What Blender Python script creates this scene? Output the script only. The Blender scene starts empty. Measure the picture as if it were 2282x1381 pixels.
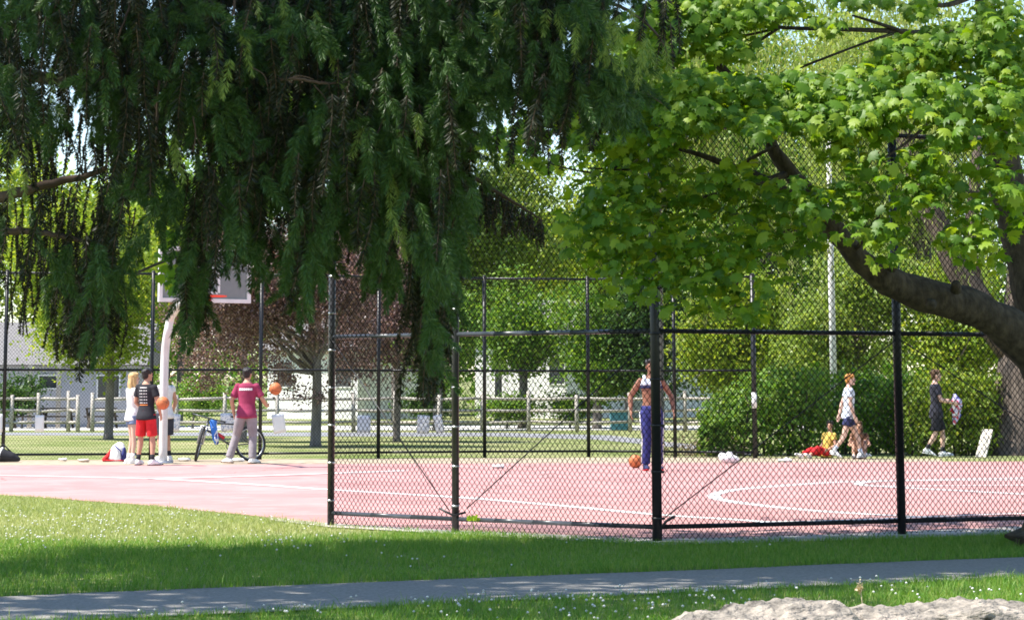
import bpy, bmesh, math, random
import numpy as np
from mathutils import Vector, Matrix, Euler, noise
from mathutils.bvhtree import BVHTree

random.seed(7)
R = math.radians
C = bpy.context.scene.collection
SC = bpy.context.scene

# ------------------------------------------------------------------ camera
W, H_IMG = 2282.0, 1381.0
F = 5800.0                     # focal length in photo pixels
PX, PY = 1000.0, -18.0         # principal point (the photo is an off-centre crop)
EYE = 1.36
PITCH = math.atan((872.0 - PY) / F)
cp, sp = math.cos(PITCH), math.sin(PITCH)

cam_d = bpy.data.cameras.new('camera')
cam = bpy.data.objects.new('camera', cam_d)
C.objects.link(cam)
cam.location = (0, 0, EYE)
cam.rotation_euler = (math.pi / 2 + PITCH, 0, 0)
cam_d.sensor_fit = 'HORIZONTAL'
cam_d.sensor_width = 36.0
cam_d.lens = F / W * 36.0
cam_d.shift_x = (W / 2 - PX) / W
cam_d.shift_y = -(H_IMG / 2 - PY) / W
cam_d.clip_start = 0.1
cam_d.clip_end = 3000
SC.camera = cam


def ray(px, py):
    u, v = (px - PX) / F, (py - PY) / F
    return Vector((u, cp + v * sp, sp - v * cp))


def at(px, py, Y):
    d = ray(px, py)
    t = Y / d.y
    return Vector((d.x * t, Y, EYE + d.z * t))


def gp(px, py, z=0.0):
    d = ray(px, py)
    t = (z - EYE) / d.z
    return Vector((d.x * t, d.y * t, z))


def zat(py, Y):
    return at(PX, py, Y).z


# ------------------------------------------------------------------ objects
def link(o, parent=None):
    C.objects.link(o)
    if parent is not None:
        o.parent = parent
    return o


def tag(o, label=None, cat=None, group=None, kind=None):
    if label: o['label'] = label
    if cat: o['category'] = cat
    if group: o['group'] = group
    if kind: o['kind'] = kind
    return o


def thing(name, label, cat, loc=(0, 0, 0), rotz=0.0, group=None):
    o = bpy.data.objects.new(name, None)
    o.empty_display_size = 0.2
    link(o)
    o.location = loc
    o.rotation_euler = (0, 0, rotz)
    return tag(o, label, cat, group)


def mesh_np(name, V, Fc, smooth=False):
    V = np.ascontiguousarray(V, dtype=np.float32)
    Fc = np.ascontiguousarray(Fc, dtype=np.int32)
    k = Fc.shape[1]
    me = bpy.data.meshes.new(name)
    me.vertices.add(len(V))
    me.vertices.foreach_set('co', V.ravel())
    me.loops.add(Fc.size)
    me.loops.foreach_set('vertex_index', Fc.ravel())
    me.polygons.add(len(Fc))
    me.polygons.foreach_set('loop_start', np.arange(0, Fc.size, k, dtype=np.int32))
    if smooth:
        me.polygons.foreach_set('use_smooth', np.ones(len(Fc), dtype=bool))
    me.update(calc_edges=True)
    me.validate()
    return me


def obj_me(name, me, m, parent=None):
    o = bpy.data.objects.new(name, me)
    if m is not None:
        for mm in (m if isinstance(m, (list, tuple)) else [m]):
            me.materials.append(mm)
    return link(o, parent)


class MB:
    """collects shapes for ONE mesh"""
    def __init__(self):
        self.v, self.f, self.s = [], [], []

    def raw(self, vs, fs, smooth=False):
        b = len(self.v)
        self.v += [tuple(p) for p in vs]
        self.f += [tuple(b + i for i in f) for f in fs]
        self.s += [smooth] * len(fs)
        return self

    def box(self, c, size, rot=None, taper=1.0):
        sx, sy, sz = size[0] / 2, size[1] / 2, size[2] / 2
        vs = []
        for z in (-1, 1):
            k = taper if z > 0 else 1.0
            for x, y in ((-1, -1), (1, -1), (1, 1), (-1, 1)):
                p = Vector((x * sx * k, y * sy * k, z * sz))
                if rot is not None: p = rot @ p
                vs.append(p + Vector(c))
        return self.raw(vs, [(0, 3, 2, 1), (4, 5, 6, 7), (0, 1, 5, 4), (1, 2, 6, 5), (2, 3, 7, 6), (3, 0, 4, 7)])

    def bar(self, a, b, w, h):
        """rectangular bar from a to b"""
        a, b = Vector(a), Vector(b)
        t = (b - a).normalized()
        up = Vector((0, 0, 1)) if abs(t.z) < .9 else Vector((0, 1, 0))
        s = t.cross(up).normalized()
        u = s.cross(t)
        vs = []
        for c in (a, b):
            for i, j in ((-1, -1), (1, -1), (1, 1), (-1, 1)):
                vs.append(c + s * i * w / 2 + u * j * h / 2)
        return self.raw(vs, [(0, 3, 2, 1), (4, 5, 6, 7), (0, 1, 5, 4), (1, 2, 6, 5), (2, 3, 7, 6), (3, 0, 4, 7)])

    def tube(self, pts, radii, n=8, caps=True):
        pts = [Vector(p) for p in pts]
        if not isinstance(radii, (list, tuple)): radii = [radii] * len(pts)
        vs, fs = [], []
        ref = None
        for i, p in enumerate(pts):
            t = (pts[min(i + 1, len(pts) - 1)] - pts[max(i - 1, 0)]).normalized()
            if ref is None:
                ref = Vector((0, 0, 1)) if abs(t.z) < .8 else Vector((1, 0, 0))
            s = (ref - t * ref.dot(t)).normalized()
            ref = s
            u = t.cross(s)
            for k in range(n):
                a = 2 * math.pi * k / n
                vs.append(p + (s * math.cos(a) + u * math.sin(a)) * radii[i])
        for i in range(len(pts) - 1):
            for k in range(n):
                k2 = (k + 1) % n
                fs.append((i * n + k, i * n + k2, (i + 1) * n + k2, (i + 1) * n + k))
        if caps:
            fs.append(tuple(range(n))[::-1])
            fs.append(tuple((len(pts) - 1) * n + k for k in range(n)))
        return self.raw(vs, fs, True)

    def ell(self, c, r, rot=None, nu=12, nv=8):
        vs, fs = [], []
        c = Vector(c)
        for j in range(nv + 1):
            th = math.pi * j / nv
            for i in range(nu):
                ph = 2 * math.pi * i / nu
                p = Vector((r[0] * math.sin(th) * math.cos(ph), r[1] * math.sin(th) * math.sin(ph), r[2] * math.cos(th)))
                if rot is not None: p = rot @ p
                vs.append(c + p)
        for j in range(nv):
            for i in range(nu):
                i2 = (i + 1) % nu
                fs.append((j * nu + i, (j + 1) * nu + i, (j + 1) * nu + i2, j * nu + i2))
        return self.raw(vs, fs, True)

    def torus(self, c, Rr, r, ax, ay, n=32, m=8):
        c, ax, ay = Vector(c), Vector(ax), Vector(ay)
        az = ax.cross(ay)
        vs, fs = [], []
        for i in range(n):
            a = 2 * math.pi * i / n
            d = ax * math.cos(a) + ay * math.sin(a)
            for j in range(m):
                b = 2 * math.pi * j / m
                vs.append(c + d * (Rr + r * math.cos(b)) + az * r * math.sin(b))
        for i in range(n):
            for j in range(m):
                fs.append((i * m + j, ((i + 1) % n) * m + j, ((i + 1) % n) * m + (j + 1) % m, i * m + (j + 1) % m))
        return self.raw(vs, fs, True)

    def loft(self, rings, side=(1, 0, 0), n=14, cap=.8):
        """rings: (centre, half-width along side, half-depth); rounded ends"""
        rings = [(Vector(c), a, b) for c, a, b in rings]
        ext = []
        t0 = (rings[0][0] - rings[1][0]).normalized()
        t1 = (rings[-1][0] - rings[-2][0]).normalized()
        c, a, b = rings[0]; m = min(a, b) * cap
        ext.append((c + t0 * m, a * .25, b * .25)); ext.append((c + t0 * m * .72, a * .72, b * .72))
        ext += rings
        c, a, b = rings[-1]; m = min(a, b) * cap
        ext.append((c + t1 * m * .72, a * .72, b * .72)); ext.append((c + t1 * m, a * .25, b * .25))
        vs, fs = [], []
        side = Vector(side)
        for i, (c, a, b) in enumerate(ext):
            t = (ext[min(i + 1, len(ext) - 1)][0] - ext[max(i - 1, 0)][0]).normalized()
            s = side - t * side.dot(t)
            if s.length < .05:
                s = Vector((0, 1, 0)) - t * t.y
            s.normalize()
            u = t.cross(s)
            for k in range(n):
                an = 2 * math.pi * k / n
                vs.append(c + s * a * math.cos(an) + u * b * math.sin(an))
        for i in range(len(ext) - 1):
            for k in range(n):
                k2 = (k + 1) % n
                fs.append((i * n + k, i * n + k2, (i + 1) * n + k2, (i + 1) * n + k))
        fs.append(tuple(range(n))[::-1])
        fs.append(tuple((len(ext) - 1) * n + k for k in range(n)))
        return self.raw(vs, fs, True)

    def mesh(self, name):
        me = bpy.data.meshes.new(name)
        me.from_pydata(self.v, [], self.f)
        me.polygons.foreach_set('use_smooth', self.s)
        me.update()
        return me

    def build(self, name, m, parent=None):
        return obj_me(name, self.mesh(name), m, parent)

    def remeshed(self, name, m, voxel, parent=None, smooth=4, fac=.5):
        """one continuous skin around all collected solids"""
        me = self.mesh(name + '_raw')
        o = bpy.data.objects.new(name + '_raw', me)
        C.objects.link(o)
        md = o.modifiers.new('r', 'REMESH'); md.mode = 'VOXEL'; md.voxel_size = voxel; md.use_smooth_shade = True
        if smooth:
            s = o.modifiers.new('s', 'SMOOTH'); s.iterations = smooth; s.factor = fac
        dg = bpy.context.evaluated_depsgraph_get()
        dg.update()
        out = bpy.data.meshes.new_from_object(o.evaluated_get(dg))
        out.name = name
        C.objects.unlink(o)
        bpy.data.objects.remove(o); bpy.data.meshes.remove(me)
        out.materials.clear()
        return obj_me(name, out, m, parent)


def spline(pts, n):
    """Catmull-Rom through tuples of any length"""
    P = [np.array(p, dtype=float) for p in pts]
    P = [2 * P[0] - P[1]] + P + [2 * P[-1] - P[-2]]
    out = []
    segs = len(P) - 3
    for k in range(n):
        t = k / (n - 1) * segs
        i = min(int(t), segs - 1); u = t - i
        a, b, c, d = P[i], P[i + 1], P[i + 2], P[i + 3]
        out.append(.5 * (2 * b + (c - a) * u + (2 * a - 5 * b + 4 * c - d) * u * u + (3 * b - a - 3 * c + d) * u ** 3))
    return out


# ------------------------------------------------------------------ materials
def new_mat(name):
    m = bpy.data.materials.new(name)
    m.use_nodes = True
    nt = m.node_tree
    return m, nt, nt.nodes['Principled BSDF']


def pm(name, col, rough=.7, var=.18, scale=12.0, bump=0.0, metal=0.0, spec=.3, stretch=None, bscale=None):
    """procedural: noise-varied colour and optional bump"""
    m, nt, b = new_mat(name)
    N, L = nt.nodes, nt.links
    tc = N.new('ShaderNodeTexCoord')
    src = tc.outputs['Object']
    if stretch:
        mp = N.new('ShaderNodeMapping'); mp.inputs['Scale'].default_value = stretch
        L.new(src, mp.inputs['Vector']); src = mp.outputs['Vector']
    nz = N.new('ShaderNodeTexNoise'); nz.inputs['Scale'].default_value = scale; nz.inputs['Detail'].default_value = 5
    L.new(src, nz.inputs['Vector'])
    cr = N.new('ShaderNodeValToRGB')
    cr.color_ramp.elements[0].position = .3; cr.color_ramp.elements[1].position = .7
    cr.color_ramp.elements[0].color = tuple(max(0, c * (1 - var)) for c in col[:3]) + (1,)
    cr.color_ramp.elements[1].color = tuple(min(1, c * (1 + var)) for c in col[:3]) + (1,)
    L.new(nz.outputs['Fac'], cr.inputs['Fac'])
    L.new(cr.outputs['Color'], b.inputs['Base Color'])
    b.inputs['Roughness'].default_value = rough
    b.inputs['Metallic'].default_value = metal
    b.inputs['Specular IOR Level'].default_value = spec
    if bump:
        n2 = N.new('ShaderNodeTexNoise'); n2.inputs['Scale'].default_value = bscale or scale * 3; n2.inputs['Detail'].default_value = 6
        L.new(src, n2.inputs['Vector'])
        bp = N.new('ShaderNodeBump'); bp.inputs['Strength'].default_value = bump; bp.inputs['Distance'].default_value = .02
        L.new(n2.outputs['Fac'], bp.inputs['Height']); L.new(bp.outputs['Normal'], b.inputs['Normal'])
    return m


def leaf_mat(name, cols, trans=.4, tcol=None, rough=.45, spec=.35):
    """leaves: colour picked per leaf, part of the light passes through"""
    m, nt, b = new_mat(name)
    N, L = nt.nodes, nt.links
    g = N.new('ShaderNodeNewGeometry')
    cr = N.new('ShaderNodeValToRGB')
    e = cr.color_ramp.elements
    while len(e) < len(cols): e.new(.5)
    for i, c in enumerate(cols):
        e[i].position = i / (len(cols) - 1); e[i].color = tuple(c) + (1,)
    L.new(g.outputs['Random Per Island'], cr.inputs['Fac'])
    L.new(cr.outputs['Color'], b.inputs['Base Color'])
    b.inputs['Roughness'].default_value = rough
    b.inputs['Specular IOR Level'].default_value = spec
    if trans > 0:
        tr = N.new('ShaderNodeBsdfTranslucent')
        mx = N.new('ShaderNodeMixShader'); mx.inputs['Fac'].default_value = trans
        mul = N.new('ShaderNodeMix'); mul.data_type = 'RGBA'; mul.blend_type = 'MULTIPLY'
        mul.inputs['Factor'].default_value = 1.0
        L.new(cr.outputs['Color'], mul.inputs[6]); mul.inputs[7].default_value = tuple(tcol or (1.6, 1.5, .7)) + (1,)
        L.new(mul.outputs[2], tr.inputs['Color'])
        out = nt.nodes['Material Output']
        L.new(b.outputs['BSDF'], mx.inputs[1]); L.new(tr.outputs['BSDF'], mx.inputs[2])
        L.new(mx.outputs['Shader'], out.inputs['Surface'])
    return m


# ------------------------------------------------------------------ bulk foliage
def leaf_quads(P, N_, L_, size, aspect=.55, rng=None):
    """one folded rhombic leaf (4 verts, 2 tris as quad) per point; N_ normals, L_ long axes"""
    N_ = N_ / np.linalg.norm(N_, axis=1, keepdims=True)
    L_ = L_ - N_ * (N_ * L_).sum(1, keepdims=True)
    L_ = L_ / np.maximum(np.linalg.norm(L_, axis=1, keepdims=True), 1e-6)
    S = np.cross(N_, L_)
    s = size[:, None]
    V = np.stack([P - L_ * s * .5, P + S * s * aspect * .5 - L_ * s * .05 + N_ * s * .08, P + L_ * s * .5,
                  P - S * s * aspect * .5 - L_ * s * .05 + N_ * s * .08], 1).reshape(-1, 3)
    Fc = np.arange(len(P) * 4).reshape(-1, 4)
    return V, Fc


def crown_points(rng, c, r, nclump, nper, csig, shell=.45, squash=.7):
    """clumps inside an ellipsoid, leaves gathered round each clump"""
    d = rng.normal(size=(nclump, 3)); d /= np.linalg.norm(d, axis=1, keepdims=True)
    rad = shell + (1 - shell) * rng.random(nclump) ** .6
    cc = np.array(c) + d * rad[:, None] * np.array(r)
    sg = csig * (0.6 + .8 * rng.random(nclump))
    off = rng.normal(size=(nclump, nper, 3)) * np.array([1, 1, squash]) * sg[:, None, None]
    P = (cc[:, None, :] + off).reshape(-1, 3)
    return P, cc


def rand_dirs(rng, n, up=.6):
    d = rng.normal(size=(n, 3)); d[:, 2] += up * 2
    return d / np.linalg.norm(d, axis=1, keepdims=True)


# maple leaf outline (star-shaped round its centre), tip towards -y
_half = [(0, -.58), (.07, -.40), (.15, -.30), (.30, -.36), (.27, -.18), (.36, -.10), (.55, -.10), (.42, .06), (.46, .20), (.24, .24), (.10, .34)]
MAPLE = np.array(_half + [(0, .30)] + [(-x, y) for x, y in _half[:0:-1]])


def maple_leaves(P, N_, T_, size, curl):
    """P centres, N_ normals, T_ tip directions"""
    n = len(P)
    N_ = N_ / np.linalg.norm(N_, axis=1, keepdims=True)
    T_ = T_ - N_ * (N_ * T_).sum(1, keepdims=True)
    T_ = T_ / np.maximum(np.linalg.norm(T_, axis=1, keepdims=True), 1e-6)
    S = np.cross(N_, T_)
    k = len(MAPLE)
    x = MAPLE[:, 0][None, :, None]; y = -MAPLE[:, 1][None, :, None]
    s = size[:, None, None]
    cu = curl[:, None, None]
    rr = x * x + y * y
    V = P[:, None, :] + s * (S[:, None, :] * x + T_[:, None, :] * y - N_[:, None, :] * (cu * rr + .25 * np.abs(x) * 0))
    Cn = P[:, None, :] + s * .0
    V = np.concatenate([Cn, V], 1)
    base = (np.arange(n) * (k + 1))[:, None]
    tri = np.array([[0, 1 + i, 1 + (i + 1) % k] for i in range(k)]).reshape(1, -1)
    Fc = (base + tri).reshape(-1, 3)
    return V.reshape(-1, 3), Fc


def wires(polys, r):
    """many polylines (n,k,3) as thin three-sided wires; normals across given in world x/y"""
    n, k, _ = polys.shape
    ang = np.array([0, 2 * math.pi / 3, 4 * math.pi / 3])
    d = np.gradient(polys, axis=1)
    d /= np.linalg.norm(d, axis=2, keepdims=True)
    ref = np.array([0, 0, 1.0]) + 0 * d
    s = np.cross(d, ref); ln = np.linalg.norm(s, axis=2, keepdims=True)
    s = np.where(ln < .05, np.array([1.0, 0, 0]), s / np.maximum(ln, 1e-6))
    u = np.cross(d, s)
    V = polys[:, :, None, :] + r * (s[:, :, None, :] * np.cos(ang)[None, None, :, None] + u[:, :, None, :] * np.sin(ang)[None, None, :, None])
    V = V.reshape(-1, 3)
    i = np.arange(n)[:, None, None] * k * 3
    j = np.arange(k - 1)[None, :, None] * 3
    a = np.arange(3)[None, None, :]
    b = (a + 1) % 3
    f = np.stack([i + j + a, i + j + b, i + j + 3 + b, i + j + 3 + a], -1).reshape(-1, 4)
    return V, f


def chain_link(A, B, z0, z1, w=.063, h=.072, r=.0026):
    A, B = np.array(A, float), np.array(B, float)
    L = np.linalg.norm(B[:2] - A[:2])
    t = (B - A) / L; t[2] = 0
    nw = int(L / (w / 2)); ns = int((z1 - z0) / (h / 2)) + 1
    i = np.arange(nw)[:, None]; j = np.arange(ns)[None, :]
    xx = (i + ((i + j) % 2)) * (w / 2)
    zz = z0 + j * (h / 2) + 0 * i
    nrm = np.array([-t[1], t[0], 0])
    oo = ((i + j) % 2) * r * 1.6 - r * .8
    Pp = A[None, None, :] * np.array([1, 1, 0]) + xx[..., None] * t + oo[..., None] * nrm
    # slack: the mesh bellies and waves a little between the posts
    sag = .010 * np.sin(xx * 2.9 + zz * 1.3) + .007 * np.sin(xx * 7.1 - zz * 2.2 + 1) + .012 * np.sin(zz * 1.7 + xx * .8)
    Pp = Pp + sag[..., None] * nrm + (.004 * np.sin(zz * 5 + xx * 3))[..., None] * t
    Pp[..., 2] = zz + .006 * np.sin(xx * 4.3 + 1) + .004 * np.sin(xx * 11)
    return wires(Pp, r)


def cat(parts):
    """join several (V,F)"""
    Vs, Fs, b = [], [], 0
    for V, Fc in parts:
        Vs.append(V); Fs.append(Fc + b); b += len(V)
    return np.concatenate(Vs), np.concatenate(Fs)
# ------------------------------------------------------------------ light
SUN_EL, SUN_AZ = R(59), R(8)        # sun to the left, a little in front of the scene
sv = Vector((-math.cos(SUN_EL) * math.cos(SUN_AZ), -math.cos(SUN_EL) * math.sin(SUN_AZ), math.sin(SUN_EL)))
sd = bpy.data.lights.new('sun', 'SUN')
sd.energy = 4.9; sd.angle = R(.53); sd.color = (1.0, .95, .87)
so = bpy.data.objects.new('sun', sd); link(so)
so.rotation_euler = (-sv).to_track_quat('-Z', 'Y').to_euler()
so.location = sv * 60
wd = bpy.data.worlds.new('World'); SC.world = wd; wd.use_nodes = True
wn = wd.node_tree
sky = wn.nodes.new('ShaderNodeTexSky'); sky.sky_type = 'NISHITA'; sky.sun_disc = False
sky.sun_elevation = SUN_EL
sky.sun_rotation = math.atan2(sv.x, sv.y)
sky.air_density = 1.0; sky.dust_density = .15; sky.ozone_density = 1.6
wn.links.new(sky.outputs['Color'], wn.nodes['Background'].inputs['Color'])
wn.nodes['Background'].inputs['Strength'].default_value = .125
SC.view_settings.view_transform = 'Standard'
SC.view_settings.look = 'None'
SC.view_settings.exposure = 1.14
SC.view_settings.gamma = 1.0
SC.cycles.filter_width = 1.7
SC.cycles.max_bounces = 8
SC.cycles.transparent_max_bounces = 12
SC.cycles.use_denoising = True

# ------------------------------------------------------------------ materials
M = {}
M['black_vinyl'] = pm('black_vinyl', (.014, .014, .016), .42, .2, 30, spec=.45)
M['black_wire'] = pm('black_wire', (.009, .009, .010), .6, .1, 30, spec=.12)
M['dark_coat'] = pm('dark_coat', (.035, .032, .034), .4, .25, 25, spec=.5)
M['rail_coat_skylit'] = pm('rail_coat_skylit', (.05, .055, .065), .33, .2, 25, spec=.6)  # black rails of the left panels, bluish skylight put into the colour
M['steel'] = pm('steel', (.5, .5, .52), .35, .15, 30, metal=.8)
M['white_paint'] = pm('white_paint', (.74, .73, .72), .4, .06, 8)
M['pole_paint'] = pm('pole_paint', (.70, .67, .66), .35, .08, 6, spec=.5)
M['line_paint'] = pm('line_paint', (.74, .73, .72), .8, .12, 7)
M['wood_rail'] = pm('wood_rail', (.43, .39, .34), .85, .3, 6, .3, stretch=(1, 1, 6))
M['bark'] = pm('bark', (.085, .072, .058), .95, .45, 9, .9, stretch=(1, 1, .3), bscale=14)
M['bark_grey'] = pm('bark_grey', (.20, .175, .155), .95, .35, 8, .9, stretch=(1, 1, .3))
M['bark_maple'] = pm('bark_maple', (.058, .046, .032), .95, .55, 16, 1.0, stretch=(1, 1, .6), bscale=30)
M['bark_willow'] = pm('bark_willow', (.125, .098, .08), .95, .45, 7, 1.0, stretch=(1, 1, .3), bscale=12)
M['bark_brown'] = pm('bark_brown', (.13, .085, .06), .95, .4, 8, 1.0, stretch=(1, 1, .4), bscale=18)
M['twig'] = pm('twig', (.085, .058, .042), .9, .3, 20)
M['paper'] = pm('paper', (.80, .80, .80), .7, .05, 4)

# grass ground: two scales of patches, drier and greener
m, nt, b = new_mat('grass_ground')
N_, L_ = nt.nodes, nt.links
tc = N_.new('ShaderNodeTexCoord')
n1 = N_.new('ShaderNodeTexNoise'); n1.inputs['Scale'].default_value = .35; n1.inputs['Detail'].default_value = 6
n2 = N_.new('ShaderNodeTexNoise'); n2.inputs['Scale'].default_value = 9; n2.inputs['Detail'].default_value = 8
L_.new(tc.outputs['Object'], n1.inputs['Vector']); L_.new(tc.outputs['Object'], n2.inputs['Vector'])
c1 = N_.new('ShaderNodeValToRGB'); c1.color_ramp.elements[0].position = .35; c1.color_ramp.elements[1].position = .68
c1.color_ramp.elements[0].color = (.17, .22, .065, 1); c1.color_ramp.elements[1].color = (.38, .37, .20, 1)
c2 = N_.new('ShaderNodeValToRGB'); c2.color_ramp.elements[0].position = .3; c2.color_ramp.elements[1].position = .75
c2.color_ramp.elements[0].color = (.45, .45, .45, 1); c2.color_ramp.elements[1].color = (1.3, 1.3, 1.2, 1)
L_.new(n1.outputs['Fac'], c1.inputs['Fac']); L_.new(n2.outputs['Fac'], c2.inputs['Fac'])
mx = N_.new('ShaderNodeMix'); mx.data_type = 'RGBA'; mx.blend_type = 'MULTIPLY'; mx.inputs['Factor'].default_value = 1
L_.new(c1.outputs['Color'], mx.inputs[6]); L_.new(c2.outputs['Color'], mx.inputs[7])
L_.new(mx.outputs[2], b.inputs['Base Color'])
b.inputs['Roughness'].default_value = .95; b.inputs['Specular IOR Level'].default_value = .1
bp = N_.new('ShaderNodeBump'); bp.inputs['Strength'].default_value = .8; bp.inputs['Distance'].default_value = .05
L_.new(n2.outputs['Fac'], bp.inputs['Height']); L_.new(bp.outputs['Normal'], b.inputs['Normal'])
M['grass_ground'] = m

# court: worn red acrylic
m, nt, b = new_mat('court_acrylic')
N_, L_ = nt.nodes, nt.links
tc = N_.new('ShaderNodeTexCoord')
n1 = N_.new('ShaderNodeTexNoise'); n1.inputs['Scale'].default_value = .5; n1.inputs['Detail'].default_value = 7
n2 = N_.new('ShaderNodeTexNoise'); n2.inputs['Scale'].default_value = 60; n2.inputs['Detail'].default_value = 3
L_.new(tc.outputs['Object'], n1.inputs['Vector']); L_.new(tc.outputs['Object'], n2.inputs['Vector'])
c1 = N_.new('ShaderNodeValToRGB'); c1.color_ramp.elements[0].position = .3; c1.color_ramp.elements[1].position = .75
c1.color_ramp.elements[0].color = (.375, .185, .178, 1); c1.color_ramp.elements[1].color = (.475, .265, .252, 1)
mx = N_.new('ShaderNodeMix'); mx.data_type = 'RGBA'; mx.blend_type = 'OVERLAY'; mx.inputs['Factor'].default_value = .18
L_.new(n1.outputs['Fac'], c1.inputs['Fac'])
L_.new(c1.outputs['Color'], mx.inputs[6]); L_.new(n2.outputs['Color'], mx.inputs[7])
L_.new(mx.outputs[2], b.inputs['Base Color'])
b.inputs['Roughness'].default_value = .85; b.inputs['Specular IOR Level'].default_value = .2
# scuffed patches, dust and hairline cracks
n3 = N_.new('ShaderNodeTexNoise'); n3.inputs['Scale'].default_value = 1.6; n3.inputs['Detail'].default_value = 9; n3.inputs['Roughness'].default_value = .7
L_.new(tc.outputs['Object'], n3.inputs['Vector'])
r3 = N_.new('ShaderNodeValToRGB'); r3.color_ramp.elements[0].position = .50; r3.color_ramp.elements[1].position = .72
r3.color_ramp.elements[0].color = (0, 0, 0, 1); r3.color_ramp.elements[1].color = (.55, .55, .55, 1)
L_.new(n3.outputs['Fac'], r3.inputs['Fac'])
m3 = N_.new('ShaderNodeMix'); m3.data_type = 'RGBA'; L_.new(r3.outputs['Color'], m3.inputs['Factor'])
L_.new(mx.outputs[2], m3.inputs[6]); m3.inputs[7].default_value = (.52, .36, .34, 1)
vo = N_.new('ShaderNodeTexVoronoi'); vo.feature = 'DISTANCE_TO_EDGE'; vo.inputs['Scale'].default_value = .16
wq = N_.new('ShaderNodeTexNoise'); wq.inputs['Scale'].default_value = .8; wq.inputs['Detail'].default_value = 6
L_.new(tc.outputs['Object'], wq.inputs['Vector'])
wm = N_.new('ShaderNodeMix'); wm.data_type = 'RGBA'; wm.blend_type = 'ADD'; wm.inputs['Factor'].default_value = 1.2
L_.new(tc.outputs['Object'], wm.inputs[6]); L_.new(wq.outputs['Color'], wm.inputs[7]); L_.new(wm.outputs[2], vo.inputs['Vector'])
rc_ = N_.new('ShaderNodeValToRGB'); rc_.color_ramp.elements[0].position = .0; rc_.color_ramp.elements[1].position = .004
rc_.color_ramp.elements[0].color = (.45, .42, .42, 1); rc_.color_ramp.elements[1].color = (1, 1, 1, 1)
L_.new(vo.outputs['Distance'], rc_.inputs['Fac'])
m4 = N_.new('ShaderNodeMix'); m4.data_type = 'RGBA'; m4.blend_type = 'MULTIPLY'; m4.inputs['Factor'].default_value = 1
L_.new(m3.outputs[2], m4.inputs[6]); L_.new(rc_.outputs['Color'], m4.inputs[7]); L_.new(m4.outputs[2], b.inputs['Base Color'])
M['court'] = m
M['asphalt'] = pm('asphalt', (.26, .245, .225), .9, .26, 45, .5, bscale=160)
M['asphalt_far'] = pm('asphalt_far', (.24, .24, .255), .9, .12, 3, .2)
M['concrete'] = pm('concrete', (.55, .53, .50), .9, .12, 3, .2)
M['apron'] = pm('apron', (.42, .38, .36), .95, .3, 3, .3)
M['dirt'] = pm('dirt', (.36, .29, .21), .95, .3, 5, .4)

# ------------------------------------------------------------------ ground
def sheet(name, poly, z, m):
    me = bpy.data.meshes.new(name)
    me.from_pydata([(p[0], p[1], z) for p in poly], [], [tuple(range(len(poly)))])
    me.update()
    if me.polygons[0].normal.z < 0: me.flip_normals()
    o = obj_me(name, me, m)
    return tag(o, kind='structure')

bm = bmesh.new()
bmesh.ops.create_grid(bm, x_segments=60, y_segments=60, size=900)
me = bpy.data.meshes.new('ground')
for v in bm.verts:
    far = max(0, (v.co.y - 160) / 300)
    v.co.z = min(far, 1.5) * 3
bm.to_mesh(me); bm.free()
tag(obj_me('ground', me, M['grass_ground']), 'wide lawn of green grass around the red court and the footpath', None, None, 'structure')

# near edge of the court, left to right (photo points on the ground)
NEAR_EDGE = [gp(-700, 1048), gp(-300, 1078), gp(0, 1103), gp(300, 1124), gp(560, 1149), gp(737, 1171), gp(1015, 1189), gp(1465, 1212), gp(2010, 1201), gp(2700, 1178)]
BACK = [gp(2700, 1026), gp(2000, 1029), gp(1500, 1031), gp(900, 1033), gp(300, 1036), gp(-700, 1038)]
sheet('court', NEAR_EDGE + BACK, .006, M['court'])
# worn dirt strip between the court and the far fence
DIRT = [gp(-700, 1037.5), gp(300, 1035.5), gp(900, 1032.5), gp(1500, 1030.5), gp(2100, 1028), gp(2100, 1023), gp(1500, 1019), gp(900, 1021), gp(300, 1024), gp(-700, 1026)]
sheet('dirt_strip', DIRT, .003, M['dirt'])
# worn dusty strip under the near fence
AP = [gp(600, 1154), gp(737, 1168), gp(1015, 1184), gp(1250, 1193), gp(1465, 1203), gp(1750, 1196), gp(2400, 1170), gp(2400, 1186), gp(2010, 1202), gp(1465, 1216), gp(1250, 1205), gp(1015, 1192), gp(737, 1176), gp(600, 1160)]
sheet('dirt_strip', AP, .012, M['apron'])

# footpath in the foreground
U0, U1 = gp(0, 1331), gp(2282, 1243)
L0, L1 = gp(300, 1378), gp(2282, 1288)
ux, uy = (U1 - U0).x, (U1 - U0).y
def path_up(x): return U0.y + (x - U0.x) * (U1.y - U0.y) / (U1.x - U0.x)
def path_lo(x): return L0.y + (x - L0.x) * (L1.y - L0.y) / (L1.x - L0.x)
xs = [-14 + i * 1.0 for i in range(30)]
def wob(x, s): return .035 * math.sin(x * 2.3 + s) + .025 * math.sin(x * 5.1 + s * 2)
sheet('footpath', [(x, path_up(x) + wob(x, 0), 0) for x in xs] + [(x, path_lo(x) + wob(x, 2), 0) for x in reversed(xs)], .010, M['asphalt'])

# far footpath and the pale concrete walk by the rail fence
sheet('far_path', [gp(-500, 968), gp(200, 970), gp(740, 972), gp(1100, 972), gp(1330, 979), gp(1530, 999), gp(1620, 1014), gp(1700, 1014),
                   gp(1560, 992), gp(1360, 970), gp(1120, 964), gp(740, 963), gp(200, 964), gp(-500, 962)][::-1], .006, M['asphalt_far'])
sheet('concrete_walk', [gp(-700, 949), gp(2000, 948), gp(2000, 958), gp(-700, 959)], .010, M['concrete'])

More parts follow.
